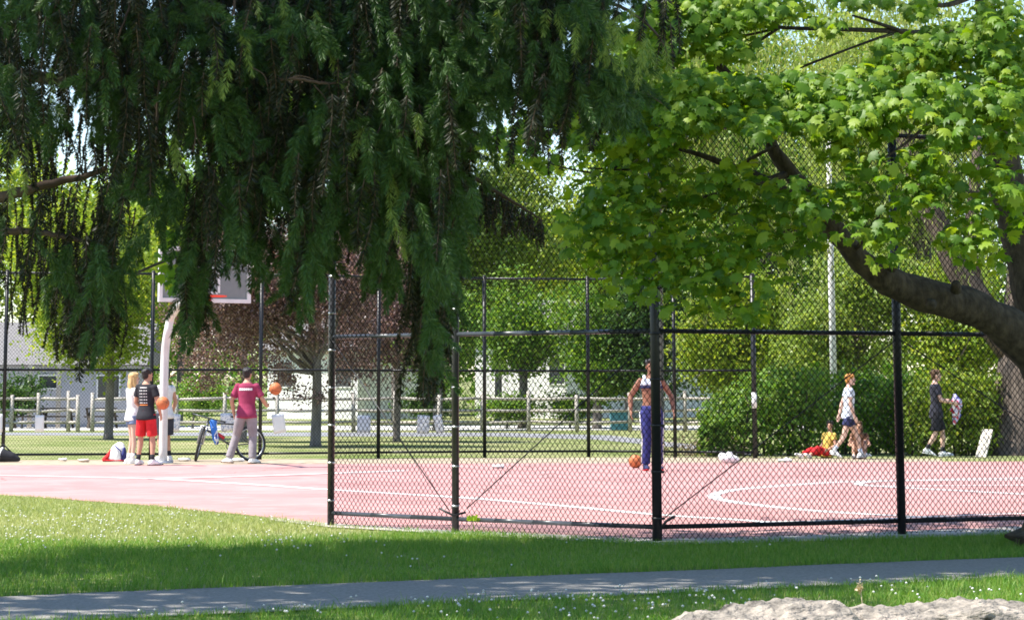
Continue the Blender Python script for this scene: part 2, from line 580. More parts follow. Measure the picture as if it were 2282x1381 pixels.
# painted lines
def strip(name, pts, w, z, label=None, n=60):
    P = [Vector((p[0], p[1], 0)) for p in (spline([(q.x, q.y) for q in pts], n) if len(pts) > 2 else [(pts[0].x, pts[0].y), (pts[1].x, pts[1].y)])]
    vs, fs = [], []
    for i, p in enumerate(P):
        t = (P[min(i + 1, len(P) - 1)] - P[max(i - 1, 0)]).normalized()
        s = Vector((-t.y, t.x, 0))
        vs += [p + s * w / 2 + Vector((0, 0, z)), p - s * w / 2 + Vector((0, 0, z))]
    for i in range(len(P) - 1):
        fs.append((2 * i, 2 * i + 1, 2 * i + 3, 2 * i + 2))
    me = bpy.data.meshes.new(name); me.from_pydata(vs, [], fs); me.update()
    if me.polygons[0].normal.z < 0: me.flip_normals()
    return tag(obj_me(name, me, M['line_paint']), label, None, None, 'structure')

strip('court_line', [gp(-300, 1054), gp(0, 1060), gp(320, 1067), gp(560, 1080), gp(735, 1092), gp(1015, 1109), gp(1240, 1127), gp(1465, 1148), gp(1620, 1158), gp(1730, 1166)], .17, .012)
strip('court_line', [gp(330, 1068), gp(530, 1063), gp(735, 1056), gp(900, 1050)], .20, .016)
strip('court_line', [gp(2700, 1141), gp(2282, 1147), gp(2010, 1157), gp(1850, 1163), gp(1700, 1166)], .12, .020)
strip('court_line', [gp(2700, 1064), gp(2282, 1066), gp(2000, 1072), gp(1850, 1076), gp(1720, 1085), gp(1640, 1092), gp(1600, 1100), gp(1592, 1108), gp(1620, 1117),
                     gp(1720, 1130), gp(1853, 1142), gp(2010, 1151), gp(2080, 1154)], .17, .012, n=120)
strip('court_line', [gp(2700, 1069), gp(2282, 1071), gp(2010, 1072.5), gp(1940, 1075), gp(1912, 1079), gp(1930, 1083), gp(2010, 1088), gp(2282, 1103), gp(2600, 1122)], .15, .016, n=100)
strip('court_line', [gp(1960, 1085), gp(2282, 1083), gp(2700, 1082)], .13, .020)

# ------------------------------------------------------------------ near chain-link fence (one thing, corner post in the middle)
fx = {k: gp(*k) for k in ((737, 1172), (1015, 1187), (1465, 1207), (2010, 1192))}
f0, f1, f2, f3 = [Vector((p.x, p.y, 0)) for p in fx.values()]
dR = (f3 - f2).normalized()
f4 = f3 + dR * 2.95
f5 = f4 + dR * 2.9
TOP, MIDZ, BOTZ = 3.84, 1.915, .135
NF = thing('chain_link_fence', 'near black chain link fence with a thick corner post, right in front of the court', 'fence', f2)
def nf(name, mb, mat): return obj_me(name, (lambda me: (me.transform(Matrix.Translation(-f2)), me)[1])(mb.mesh(name)), mat, NF)
def fence_post(p, r, mat, h=TOP + .04, cap=True):
    mb = MB()
    mb.tube([p, p + Vector((0, 0, h))], r, 14)
    mb.ell(p + Vector((0, 0, h)), (r * 1.12, r * 1.12, r * .7), None, 12, 6)
    return mb
nf('post', fence_post(f0, .036, M['dark_coat']), M['dark_coat'])
nf('post', fence_post(f1, .036, M['dark_coat']), M['dark_coat'])
nf('corner_post', fence_post(f2, .046, M['black_vinyl']), M['black_vinyl'])
nf('post', fence_post(f3, .042, M['black_vinyl']), M['black_vinyl'])
nf('post', fence_post(f4, .042, M['black_vinyl']), M['black_vinyl'])
nf('post', fence_post(f5, .042, M['black_vinyl']), M['black_vinyl'])
def railz(a, b, z):
    """rail pipe with the wrapped wire ties that hold the mesh"""
    n = max(3, int((b - a).length / .45)); L = (b - a).length
    pts, rr = [a + Vector((0, 0, z))], [.0215]
    for k in range(1, n):
        for d, r in ((-.006, .0215), (-.005, .0245), (.005, .0245), (.006, .0215)):
            pts.append(a.lerp(b, k / n + d / L) + Vector((0, 0, z))); rr.append(r)
    pts.append(b + Vector((0, 0, z))); rr.append(.0215)
    return MB().tube(pts, rr, 12)
for (a, b, mt) in ((f0, f1, 'rail_coat_skylit'), (f1, f2, 'rail_coat_skylit'), (f2, f3, 'black_vinyl'), (f3, f4, 'black_vinyl'), (f4, f5, 'black_vinyl')):
    t = (b - a).normalized() * .05
    for z in (TOP, MIDZ, BOTZ):
        nf('rail', railz(a + t * .6, b - t * .8, z), M[mt])
def mesh_panel(a, b, parent_origin, parent, r, off=.045, z0=.02, z1=TOP):
    t = (b - a).normalized(); n = Vector((t.y, -t.x, 0)) * off   # mesh on the viewer's side
    V, Fc = chain_link(a + n, b + n, z0, z1, r=r)
    V = V - np.array(parent_origin)
    return obj_me('chain_mesh', mesh_np('chain_mesh', V, Fc), M['black_wire'], parent)
mesh_panel(f0, f2, f2, NF, .0042)
mesh_panel(f2, f5, f2, NF, .0046)
# bands that hold the mesh on the posts, brace rods, ties on the rails
for p, r in ((f0, .040), (f1, .040)):
    for k in range(10):
        z = .25 + k * .38
        nf('tension_band', MB().tube([p + Vector((0, 0, z)), p + Vector((0, 0, z + .018))], r, 12), M['steel'])
for k in range(9):
    z = .2 + k * .42
    mb = MB().tube([f2 + Vector((0, 0, z)), f2 + Vector((0, 0, z + .022))], .052, 12)
    mb.box(f2 + Vector((.058, .0, z + .011)), (.03, .012, .022))
    nf('tension_band', mb, M['black_vinyl'])
def rod(a, za, b, zb): nf('brace_rod', MB().tube([a + Vector((0, -.03, za)), b + Vector((0, -.03, zb))], .006, 6), M['black_vinyl'])
rod(f0, MIDZ - .03, f1 - (f1 - f0) * .05, .22)
rod(f1 + (f2 - f1) * .06, .24, f2, MIDZ - .05)
rod(f2 + (f3 - f2) * .03, .22, f3, MIDZ - .05)
rod(f3, MIDZ - .04, f4, .25)
# turnbuckles by the second post and the corner
nf('turnbuckle', MB().tube([f1 + Vector((-.16, -.03, .24)), f1 + Vector((-.02, -.05, .17)), f1 + Vector((.1, -.03, .20))], .011, 8), M['black_vinyl'])
nf('turnbuckle', MB().tube([f2 + Vector((.04, -.05, .14)), f2 + Vector((.08, -.05, .19)), f2 + Vector((.16, -.04, .235))], .013, 8), M['black_vinyl'])

# ------------------------------------------------------------------ far fence
fp = [Vector((g.x, g.y, 0)) for g in (gp(-330, 1027), gp(6, 1026), gp(335, 1024.5), gp(579, 1023.5), gp(843, 1020.5), gp(1080, 1018.5), gp(1312, 1017.5), gp(1505, 1019), gp(1683, 1021))]
FF = thing('chain_link_fence', 'tall black chain link fence behind the players at the far side of the court', 'fence', fp[3])
def ff(name, mb, mat): return obj_me(name, (lambda me: (me.transform(Matrix.Translation(-fp[3])), me)[1])(mb.mesh(name)), mat, FF)
FT, FM, FB = 3.72, 1.79, .12
for i, p in enumerate(fp):
    r = .038 if i < 8 else .052
    ff('post', fence_post(p, r, None, FT + .04), M['black_vinyl'])
for a, b in zip(fp[:-1], fp[1:]):
    for z in (FT, FM, FB):
        ff('rail', MB().tube([a + Vector((0, 0, z)), b + Vector((0, 0, z))], .024, 8), M['black_vinyl'])
    t = (b - a).normalized(); n = Vector((t.y, -t.x, 0)) * .045
    V, Fc = chain_link(a + n, b + n, .03, FT, w=.066, h=.078, r=.0036)
    obj_me('chain_mesh', mesh_np('chain_mesh', V - np.array(fp[3]), Fc), M['black_wire'], FF)
# white patch on the end post
e = fp[8]
mb = MB(); mb.tube([e + Vector((0, 0, 1.02)), e + Vector((0, 0, 1.34))], .056, 12)
ff('white_sleeve', mb, M['white_paint'])

# paper sheets hanging on the far fence
def on_far_fence(px):
    d = ray(px, 940)
    for a, b in zip(fp[:-1], fp[1:]):
        ax, bx = a.x / a.y, b.x / b.y
        k = d.x / d.y
        if ax <= k <= bx:
            # intersect
            e = b - a
            s = (k * a.y - a.x) / (e.x - k * e.y)
            return a + e * s, e.normalized()
    return fp[0], Vector((1, 0, 0))
M['paper_shaded'] = pm('paper_shaded', (.55, .60, .68), .7, .08, 5)  # white paper with bluish shade painted into its colour
m, nt, b = new_mat('paper_printed')
wv = nt.nodes.new('ShaderNodeTexNoise'); wv.inputs['Scale'].default_value = 26
cr = nt.nodes.new('ShaderNodeValToRGB'); cr.color_ramp.elements[0].position = .40; cr.color_ramp.elements[1].position = .5
cr.color_ramp.elements[0].color = (.35, .40, .50, 1); cr.color_ramp.elements[1].color = (.80, .80, .80, 1)
tc = nt.nodes.new('ShaderNodeTexCoord'); nt.links.new(tc.outputs['Object'], wv.inputs['Vector'])
nt.links.new(wv.outputs['Fac'], cr.inputs['Fac']); nt.links.new(cr.outputs['Color'], b.inputs['Base Color'])
M['paper_printed'] = m
sheets = [(88, 943, 20, 36, 0, 'paper', 'plain white paper sheet hung on the far fence beside the leftmost post'),
          (-2, 942, 16, 40, 0, 'paper', 'white paper sheet hung on the far fence at the left edge, cut by the frame'),
          (389, 941, 24, 38, 4, 'paper_printed', 'printed white paper sheet hung on the fence just right of the hoop pole'),
          (507, 940, 32, 40, -3, 'paper_printed', 'printed white paper sheet hung on the fence behind the bicycle handlebar'),
          (619, 943, 30, 42, -9, 'paper', 'white paper sheet hung crooked on the fence below the flying basketball'),
          (808, 944, 32, 38, 1, 'paper_shaded', 'paper sheet with bluish shade painted in, on the far fence, between the two leftmost near posts'),
          (941, 945, 28, 40, 3, 'paper_printed', 'printed paper sheet on the far fence below the longest hanging spruce strand'),
          (976, 944, 20, 40, -12, 'paper_printed', 'narrow twisted paper sheet hung just left of a near fence post')]
for k, (px, py, w, h, rot, mt, lab) in enumerate(sheets):
    p, t = on_far_fence(px)
    sc = p.y / 5868
    n = Vector((t.y, -t.x, 0))
    ctr = p + n * .062
    z = zat(py, ctr.y)
    ww, hh = w * sc, h * sc
    vs, fs = [], []
    nx, nz = 5, 6
    q = Matrix.Rotation(R(rot), 4, 'Y')
    for j in range(nz):
        for i in range(nx):
            u, v_ = i / (nx - 1) - .5, j / (nz - 1) - .5
            bulge = .03 * math.cos(u * 3) * (v_ * v_ - .1) - .012 * math.sin(5 * u + k)
            vs.append(q @ Vector((u * ww, bulge, v_ * hh)))
    for j in range(nz - 1):
        for i in range(nx - 1):
            fs.append((j * nx + i, j * nx + i + 1, (j + 1) * nx + i + 1, (j + 1) * nx + i))
    mb = MB().raw(vs, fs, True)
    o = mb.build('paper_sheet', M[mt])
    o.location = (ctr.x, ctr.y, z)
    o.rotation_euler = (0, 0, math.atan2(t.y, t.x))
    sm = o.modifiers.new('thick', 'SOLIDIFY'); sm.thickness = .002
    tag(o, lab, 'paper sheet', 'paper sheets hung on the far fence')

# ------------------------------------------------------------------ split-rail fence far behind
posts_px = [-160, -70, 21, 81, 149, 174, 206, 300, 392, 500, 618, 700, 787, 879, 978, 1075, 1179, 1286, 1404, 1529, 1640]
YR = 90.0
SR = thing('rail_fence', 'weathered pale split rail fence with three rails across the far lawn', 'fence', (0, YR, 0))
def sr(name, mb, mat): return obj_me(name, (lambda me: (me.transform(Matrix.Translation((0, -YR, 0))), me)[1])(mb.mesh(name)), mat, SR)
rp = []
for px in posts_px:
    d = ray(px, 930); rp.append(Vector((d.x / d.y * YR, YR + (.4 if px % 2 else 0), 0)))
for i, p in enumerate(rp):
    mb = MB(); h = 1.32 + .08 * math.sin(i * 2.1)
    mb.tube([p, p + Vector((.01 * math.sin(i), 0, h * .5)), p + Vector((.02 * math.sin(i), 0, h))], [.075, .07, .062], 6)
    sr('post', mb, M['wood_rail'])
for i, (a, b) in enumerate(zip(rp[:-1], rp[1:])):
    if (b - a).length < .55: continue
    for j, z in enumerate((1.12, .72, .33)):
        dz = .03 * math.sin(i * 3 + j * 2)
        mid = (a + b) / 2
        sr('rail', MB().tube([a + Vector((0, 0, z + dz)), mid + Vector((0, 0, z - .015)), b + Vector((0, 0, z - dz * .5))], [.045, .055, .045], 6), M['wood_rail'])
# ================================================================== vegetation
M['lv_maple'] = leaf_mat('maple_leaf', [(.06, .145, .010), (.10, .21, .012), (.165, .28, .015), (.27, .37, .028)], .44, (1.8, 1.6, .4), .5, .4)
M['lv_green'] = leaf_mat('green_leaf', [(.07, .17, .02), (.14, .26, .035), (.24, .35, .055)], .4, (1.6, 1.5, .6))
M['lv_yellow'] = leaf_mat('yellowish_leaf', [(.14, .24, .02), (.25, .36, .04), (.38, .44, .08)], .45, (1.6, 1.4, .6))
M['lv_dark'] = leaf_mat('dark_leaf', [(.03, .08, .015), (.055, .12, .022), (.10, .17, .035)], .3, (1.5, 1.5, .6))
M['lv_olive'] = leaf_mat('olive_leaf', [(.13, .21, .035), (.22, .31, .06), (.34, .41, .12)], .45, (1.5, 1.4, .7))
M['lv_plum'] = leaf_mat('plum_leaf', [(.085, .050, .050), (.20, .125, .12), (.40, .29, .27)], .3, (1.4, 1.0, .8), .4, .5)
M['lv_hedge'] = leaf_mat('hedge_leaf', [(.06, .16, .012), (.12, .25, .022), (.22, .34, .04)], .42, (1.6, 1.5, .5), .4, .45)
M['lv_willow'] = leaf_mat('willow_leaf', [(.16, .22, .045), (.25, .32, .08), (.36, .41, .14)], .45, (1.4, 1.3, .7), .45, .5)


def limb_path(a, b, sag=.0, n=6, wob=.05, seed=0):
    rr = random.Random(seed)
    a, b = Vector(a), Vector(b)
    out = []
    for i in range(n):
        t = i / (n - 1)
        p = a.lerp(b, t)
        p += Vector((rr.uniform(-1, 1), rr.uniform(-1, 1), rr.uniform(-1, 1))) * wob * math.sin(math.pi * t)
        p.z += sag * math.sin(math.pi * t)
        out.append(p)
    return out


def tree(name, label, base, trunk_h, tr, crowns, mat, bark, leaf=.16, nclump=60, nper=70, csig=.35, seed=1, group=None, lean=(0, 0), fork=0, cat_='tree', aspect=.6, up=.5, shell=.4):
    """crowns: list of (dx,dy,z, rx,ry,rz) ellipsoids; trunk reaches trunk_h and throws a limb into each crown clump group"""
    rng = np.random.default_rng(seed)
    rr = random.Random(seed)
    root = thing(name, label, cat_, (base[0], base[1], 0), 0, group)
    top = Vector((lean[0], lean[1], trunk_h))
    mb = MB()
    mb.tube([(0, 0, -.1), (lean[0] * .05, lean[1] * .05, .12), (lean[0] * .35 + .03, lean[1] * .3, trunk_h * .45), top], [tr * 1.55, tr * 1.1, tr * .95, tr * .8], 10)
    parts = []
    for (dx, dy, z, rx, ry, rz) in crowns:
        nc = nclump
        P, cc = crown_points(rng, (dx, dy, z), (rx, ry, rz), nc, nper, csig, shell)
        Nn = rand_dirs(rng, len(P), up); Ld = rng.normal(size=(len(P), 3)); Ld[:, 2] -= .6
        sz = leaf * (.6 + .8 * rng.random(len(P)))
        parts.append(leaf_quads(P, Nn, Ld, sz, aspect))
        for k in range(6):
            q = cc[rng.integers(0, len(cc))]
            st = top * (.6 + .4 * rr.random())
            pts = limb_path(st, q, sag=-.05 * rz, seed=seed * 31 + k, wob=.12)
            mb.tube(pts, [tr * .42 * (1 - .8 * i / 5) for i in range(6)], 6)
    mb.build('trunk', M[bark], root)
    V, Fc = cat(parts)
    obj_me('crown', mesh_np('crown', V, Fc), M[mat], root)
    return root


def px_tree(name, label, px, Y, ytop, ybot, hw, mat, bark='bark_grey', tr=.16, squash=.9, base_px=None, n=2, **kw):
    """crown given by its outline in photo pixels at distance Y"""
    sc = Y / 5868.0
    b = at(base_px if base_px is not None else px, 900, Y)
    cx = at(px, 900, Y).x - b.x
    z1, z0 = zat(ytop, Y), max(.4, zat(ybot, Y))
    rx = hw * sc
    rz = (z1 - z0) / 2
    zc = (z1 + z0) / 2
    rr = random.Random(int(px) + 5)
    crowns = [(cx, 0, zc, rx, rx * squash, rz)]
    for k in range(n):
        a = rr.uniform(-.6, .6)
        crowns.append((cx + a * rx, rr.uniform(-.4, .4) * rx, zc + rr.uniform(-.4, .5) * rz, rx * .6, rx * .6, rz * .55))
    return tree(name, label, (b.x, Y), z0 + rz * .8, tr, crowns, mat, bark, **kw)


# --- distant trees behind the rail fence, left to right
G = 'leafy trees beyond the rail fence'
px_tree('tree', 'tall yellow green tree behind the grey building at the left edge', -60, 112, 215, 850, 230, 'lv_yellow', leaf=.24, nclump=110, nper=60, csig=.5, seed=11, group=G)
px_tree('tree', 'bright green tree rising behind the grey building and the slim lawn tree', 190, 116, 400, 860, 190, 'lv_yellow', leaf=.24, nclump=110, nper=60, csig=.5, seed=12, group=G)
px_tree('tree', 'dark green tree behind the basketball hoop, left of the plum trees', 400, 118, 240, 880, 170, 'lv_green', leaf=.24, nclump=110, nper=60, csig=.5, seed=13, group=G)
px_tree('tree', 'tall tree with a reddish brown trunk behind the plum trees', 640, 108, 100, 560, 230, 'lv_green', bark='bark_brown', base_px=706, tr=.15, leaf=.24, nclump=100, nper=60, csig=.5, seed=14, group=G)
px_tree('tree', 'green tree behind the second near fence post', 880, 120, 60, 700, 170, 'lv_green', leaf=.26, nclump=110, nper=60, csig=.5, seed=15, group=G)
px_tree('tree', 'pale airy tree whose top shows against the sky between spruce and maple', 1110, 122, 255, 800, 150, 'lv_olive', leaf=.22, nclump=120, nper=60, csig=.45, seed=16, group=G)
px_tree('tree', 'tall bright green tree behind the corner post', 1400, 126, 180, 820, 190, 'lv_yellow', leaf=.26, nclump=130, nper=60, csig=.5, seed=17, group=G)
px_tree('tree', 'dense green tree behind the white lamp pole', 1720, 118, -60, 900, 230, 'lv_green', leaf=.26, nclump=140, nper=60, csig=.55, seed=18, group=G)
px_tree('tree', 'tall shaded tree behind the right end of the hedge', 2080, 110, -80, 900, 240, 'lv_olive', leaf=.26, nclump=140, nper=60, csig=.55, seed=19, group=G)
px_tree('tree', 'dense tree at the right edge behind the willow', 2420, 105, -60, 900, 230, 'lv_green', leaf=.26, nclump=120, nper=60, csig=.55, seed=20, group=G)
px_tree('tree', 'hazy pale tree far behind the white hoop pole', 300, 150, 380, 890, 170, 'lv_yellow', leaf=.3, nclump=90, nper=60, csig=.6, seed=81, group=G)
px_tree('tree', 'yellow green tree far behind the first near fence post', 760, 150, 430, 880, 170, 'lv_yellow', leaf=.3, nclump=110, nper=60, csig=.6, seed=82, group=G)
px_tree('tree', 'far green tree showing above the white house', 1010, 155, 480, 870, 150, 'lv_green', leaf=.3, nclump=110, nper=60, csig=.6, seed=83, group=G)
px_tree('tree', 'far bright tree behind the broad dark green tree', 1290, 155, 470, 880, 150, 'lv_yellow', leaf=.3, nclump=110, nper=60, csig=.6, seed=84, group=G)
px_tree('tree', 'far green tree behind the yellow green leafy tree', 1560, 150, 60, 900, 180, 'lv_green', leaf=.3, nclump=120, nper=60, csig=.6, seed=85, group=G)
px_tree('tree', 'far olive tree behind the lamp pole and the hedge', 1850, 150, -40, 900, 200, 'lv_yellow', leaf=.3, nclump=130, nper=60, csig=.6, seed=86, group=G)
px_tree('tree', 'far green tree behind the leaning willow limb', 2150, 150, -40, 900, 200, 'lv_green', leaf=.3, nclump=120, nper=60, csig=.6, seed=87, group=G)
# far wood that closes the view
rngw = np.random.default_rng(90)
n = 26000
xw = rngw.uniform(-70, 90, n); hw_ = 5.5 + 2.5 * np.sin(xw * .21) + 1.5 * np.sin(xw * .53 + 1)
Pwd = np.stack([xw, 185 + rngw.normal(size=n) * 4, hw_ * rngw.random(n) ** .8 + rngw.normal(size=n) * .3], 1)
Vw_, Fw_ = leaf_quads(Pwd, rand_dirs(rngw, n, .4), rngw.normal(size=(n, 3)), .55 * (.6 + .8 * rngw.random(n)), .7)
tag(obj_me('far_wood', mesh_np('far_wood', Vw_, Fw_), M['lv_green']), 'low green wood closing the view far behind the park', 'wood', None, 'stuff')
# lower, nearer trees across the middle
px_tree('tree', 'mid green tree with a pale grey trunk in front of the white house', 1175, 99, 600, 850, 120, 'lv_green', bark='bark_grey', tr=.17, leaf=.17, nclump=70, nper=55, csig=.30, seed=21, group=G, base_px=1165)
px_tree('tree', 'broad dark green tree left of the corner post beyond the rail fence', 1330, 97, 610, 900, 100, 'lv_green', leaf=.17, nclump=90, nper=60, csig=.30, seed=22, group=G)
px_tree('tree', 'dark bushy tree behind the man with bare belly', 1470, 96, 600, 905, 110, 'lv_dark', leaf=.16, nclump=90, nper=60, csig=.30, seed=23, group=G)
px_tree('tree', 'yellow green leafy tree behind the left hedge', 1640, 86, 590, 900, 140, 'lv_yellow', leaf=.16, nclump=110, nper=60, csig=.30, seed=24, group=G)
px_tree('tree', 'pale olive tree behind the hedge, between lamp pole and thick right post', 1900, 82, 560, 880, 150, 'lv_olive', leaf=.15, nclump=110, nper=60, csig=.3, seed=25, group=G)
px_tree('tree', 'olive leafy tree behind the boy carrying a jersey', 2130, 80, 560, 880, 130, 'lv_yellow', leaf=.15, nclump=100, nper=60, csig=.3, seed=26, group=G)
px_tree('tree', 'green tree with low branches between the plum trees and the corner post', 960, 93, 610, 880, 110, 'lv_green', leaf=.15, nclump=80, nper=60, csig=.28, seed=27, group=G, base_px=975)
# low shrubs behind the rail fence
for k, (px, hw, yt, lab) in enumerate([(1130, 70, 885, 'low bright green shrub behind the rail fence, left of the blue bin'), (1270, 60, 880, 'low green shrub just left of the blue bin'),
                                       (955, 70, 880, 'dark low shrub behind the rail fence under the plum trees'), (430, 60, 850, 'low green shrub behind the hoop pole'), (50, 50, 830, 'dark green shrub in front of the grey building')]):
    px_tree('shrub', lab, px, 98, yt, 945, hw, 'lv_dark' if k in (2, 4) else 'lv_green', tr=.04, leaf=.12, nclump=40, nper=50, csig=.2, seed=40 + k, group='low shrubs behind the rail fence', n=1, cat_='shrub')

# --- trees on the lawn behind the far fence
px_tree('plum_tree', 'purple leaved plum tree with a grey trunk behind the man in the maroon shirt', 640, 66, 490, 905, 250, 'lv_plum', tr=.125, leaf=.085, nclump=170, nper=85, csig=.21, seed=31, base_px=704, group='plum trees on the lawn', n=3, shell=.25, squash=.7)
px_tree('plum_tree', 'purple leaved plum tree with a thin trunk right of the first near post', 850, 72, 480, 870, 160, 'lv_plum', tr=.09, leaf=.085, nclump=110, nper=75, csig=.22, seed=32, base_px=884, group='plum trees on the lawn', n=2, shell=.25)
px_tree('plum_tree', 'purple leaved plum tree seen left of the man in the maroon shirt', 490, 72, 520, 890, 130, 'lv_plum', tr=.09, leaf=.085, nclump=110, nper=75, csig=.22, seed=34, base_px=543, group='plum trees on the lawn', n=2, shell=.25)
px_tree('lawn_tree', 'slim green tree with a forked grey trunk left of the blond girl', 230, 76, 440, 850, 190, 'lv_yellow', tr=.125, leaf=.13, nclump=120, nper=70, csig=.3, seed=33, base_px=243, n=2)

# --- hedge bushes behind the sitting girls
def bush(label, lumps, Y, seed, mat='lv_hedge', per=1500, leaf=.115):
    """lumps: (px, ytop, half width px) mounds standing on the ground side by side"""
    rng = np.random.default_rng(seed)
    o = at(lumps[0][0], 1000, Y)
    root = thing('hedge_bush', label, 'hedge', (o.x, Y, 0), 0, 'leafy hedge bushes beside the court')
    Ps, Ns = [], []
    mb = MB()
    for (px, yt, hw) in lumps:
        x = at(px, 1000, Y).x - o.x
        rx = hw * Y / 5868; zt = zat(yt, Y)
        y0 = rng.uniform(-.5, .5)
        for (cz, rz, k, rxx) in ((zt * .66, zt * .36, .55, rx), (zt * .3, zt * .34, .45, rx * 1.08)):
            n = int(per * k)
            d = rng.normal(size=(n, 3)); d /= np.linalg.norm(d, axis=1, keepdims=True)
            lump = np.array([noise.noise(Vector(q * 2.2) + Vector((seed + px, 0, 0))) + .5 * noise.noise(Vector(q * 5) + Vector((0, px, 0))) for q in d])
            rad = 1 + .22 * lump - .35 * rng.random(n) ** 2 + .12 * rng.random(n) ** 4
            P = d * rad[:, None] * np.array([rxx, rxx * .85, rz]) + np.array([x, y0, cz])
            P += rng.normal(size=P.shape) * .05
            Ps.append(P); Ns.append(d)
        # long shoots breaking the outline
        for j in range(7):
            a = rng.uniform(0, 6.28); r0 = rx * rng.uniform(.2, .9)
            b0 = np.array([x + math.cos(a) * r0, y0 + math.sin(a) * r0 * .8, zt * rng.uniform(.7, .9)])
            m_ = 16
            tt = np.linspace(0, 1, m_)[:, None]
            dr = np.array([math.cos(a) * .25, math.sin(a) * .25, rng.uniform(.25, .55)])
            Ps.append(b0 + dr * tt + rng.normal(size=(m_, 3)) * .05); Ns.append(rng.normal(size=(m_, 3)))
        for k in range(4):
            xx = x + rng.uniform(-.6, .6) * rx
            mb.tube([(xx, y0, -.02), (xx + rng.uniform(-.1, .1), y0 - rx * .2, zt * .35), (xx + rng.uniform(-.25, .25), y0 - rx * .3, zt * .75)], [.025, .02, .01], 5)
    P = np.concatenate(Ps); D = np.concatenate(Ns)
    keep = P[:, 2] > .04
    P, D = P[keep], D[keep]
    Nn = D + rng.normal(size=P.shape) * .6; Nn[:, 2] += .4
    Ld = rng.normal(size=P.shape); Ld[:, 2] -= .5
    V, Fc = leaf_quads(P, Nn, Ld, leaf * (.55 + .9 * rng.random(len(P))), .6)
    obj_me('foliage', mesh_np('foliage', V, Fc), M[mat], root)
    mb.build('stems', M['bark'], root)
    return root

bush('rounded hedge bush at the end of the far fence, behind the white bag', [(1622, 880, 52), (1690, 835, 66), (1745, 822, 70), (1800, 828, 62), (1585, 940, 26)], 56.6, 51, mat='lv_green')  # brighter leaf variant paints sunlight on to this bush
bush('tall dark hedge bush behind the two seated girls', [(1850, 828, 66), (1910, 838, 62), (1965, 835, 64), (2015, 838, 50)], 58.4, 52)
bush('hedge bush with sun painted into yellower leaves, behind the boy carrying a jersey', [(2060, 842, 58), (2120, 838, 62), (2175, 842, 52), (2225, 860, 40)], 57.2, 53, mat='lv_yellow')  # yellower leaf colour stands in for direct sun here
# dry scrub at the foot of the left bush
rng = np.random.default_rng(77)
c = gp(1560, 1015)
n = 900
P = np.stack([c.x + rng.normal(size=n) * .42, c.y + rng.normal(size=n) * .4, np.abs(rng.normal(size=n)) * .22], 1)
V, Fc = leaf_quads(P, rand_dirs(rng, n, .2), rng.normal(size=(n, 3)), .09 * (.5 + rng.random(n)), .25, rng)
M['lv_dry'] = leaf_mat('dry_leaf', [(.16, .12, .08), (.26, .2, .14), (.36, .3, .22)], .2)
tag(obj_me('dry_scrub', mesh_np('dry_scrub', V, Fc), M['lv_dry']), 'brown dry scrub at the foot of the dark rounded hedge bush', 'scrub')

px_tree('tree', 'tall tree added to shade the hedge, trunk hidden by the corner post, crown behind the maple leaves', 1450, 57.6, 110, 420, 205, 'lv_green', tr=.10, leaf=.16, nclump=150, nper=60, csig=.3, seed=91, base_px=1468, squash=.38, n=1, shell=.1)  # added tree, its crown placed to throw shade on the hedge

# --- willow: thick leaning trunk at the right, hanging strands
wb = gp(2262, 1018); YW = wb.y + 2
wroot = thing('willow_tree', 'willow at the right edge behind the court, thick grey trunk and pale hanging strands', 'tree', (wb.x, YW, 0))
def wl(px, py, Y=None): 
    p = at(px, py, Y or YW); return p - Vector((wb.x, YW, 0))
mb = MB()
mb.tube([wl(2275, 1032), wl(2274, 1010), wl(2277, 900), wl(2290, 800), wl(2296, 700), wl(2300, 560), wl(2330, 350)], [1.0, .80, .66, .62, .60, .5, .35], 16)
mb.tube([wl(2278, 800), wl(2190, 690), wl(2130, 590), wl(2070, 460), wl(2020, 330), wl(1980, 120)], [.42, .34, .30, .26, .2, .12], 12)
mb.tube([wl(2180, 680), wl(2160, 560), wl(2170, 430), wl(2190, 200)], [.22, .17, .13, .08], 10)
mb.build('trunk', M['bark_willow'], wroot)
rng = np.random.default_rng(61)
Pw, Nw, Lw = [], [], []
ns = 520
for k in range(ns):
    px = rng.uniform(1420, 2500); Y = YW + rng.uniform(-3.5, 5)
    ytop = rng.uniform(-260, 120) if rng.random() < .7 else rng.uniform(100, 420)
    ln = rng.uniform(2.0, 4.2)
    t0 = at(px, ytop, Y)
    m_ = int(ln / .055)
    s = np.arange(m_) * .055
    sway = .10 * np.sin(s * 1.1 + k) + .05 * np.sin(s * 3 + k * 2)
    Pk = np.stack([t0.x + sway + rng.normal(size=m_) * .05, Y + rng.normal(size=m_) * .05, t0.z - s], 1)
    Pw.append(Pk)
Pw = np.concatenate(Pw) - np.array([wb.x, YW, 0])
Nw = rng.normal(size=Pw.shape); Nw[:, 2] *= .4
Lw = rng.normal(size=Pw.shape) * .45; Lw[:, 2] -= 1
V, Fc = leaf_quads(Pw, Nw, Lw, .17 * (.6 + .7 * rng.random(len(Pw))), .2)
obj_me('crown', mesh_np('crown', V, Fc), M['lv_willow'], wroot)

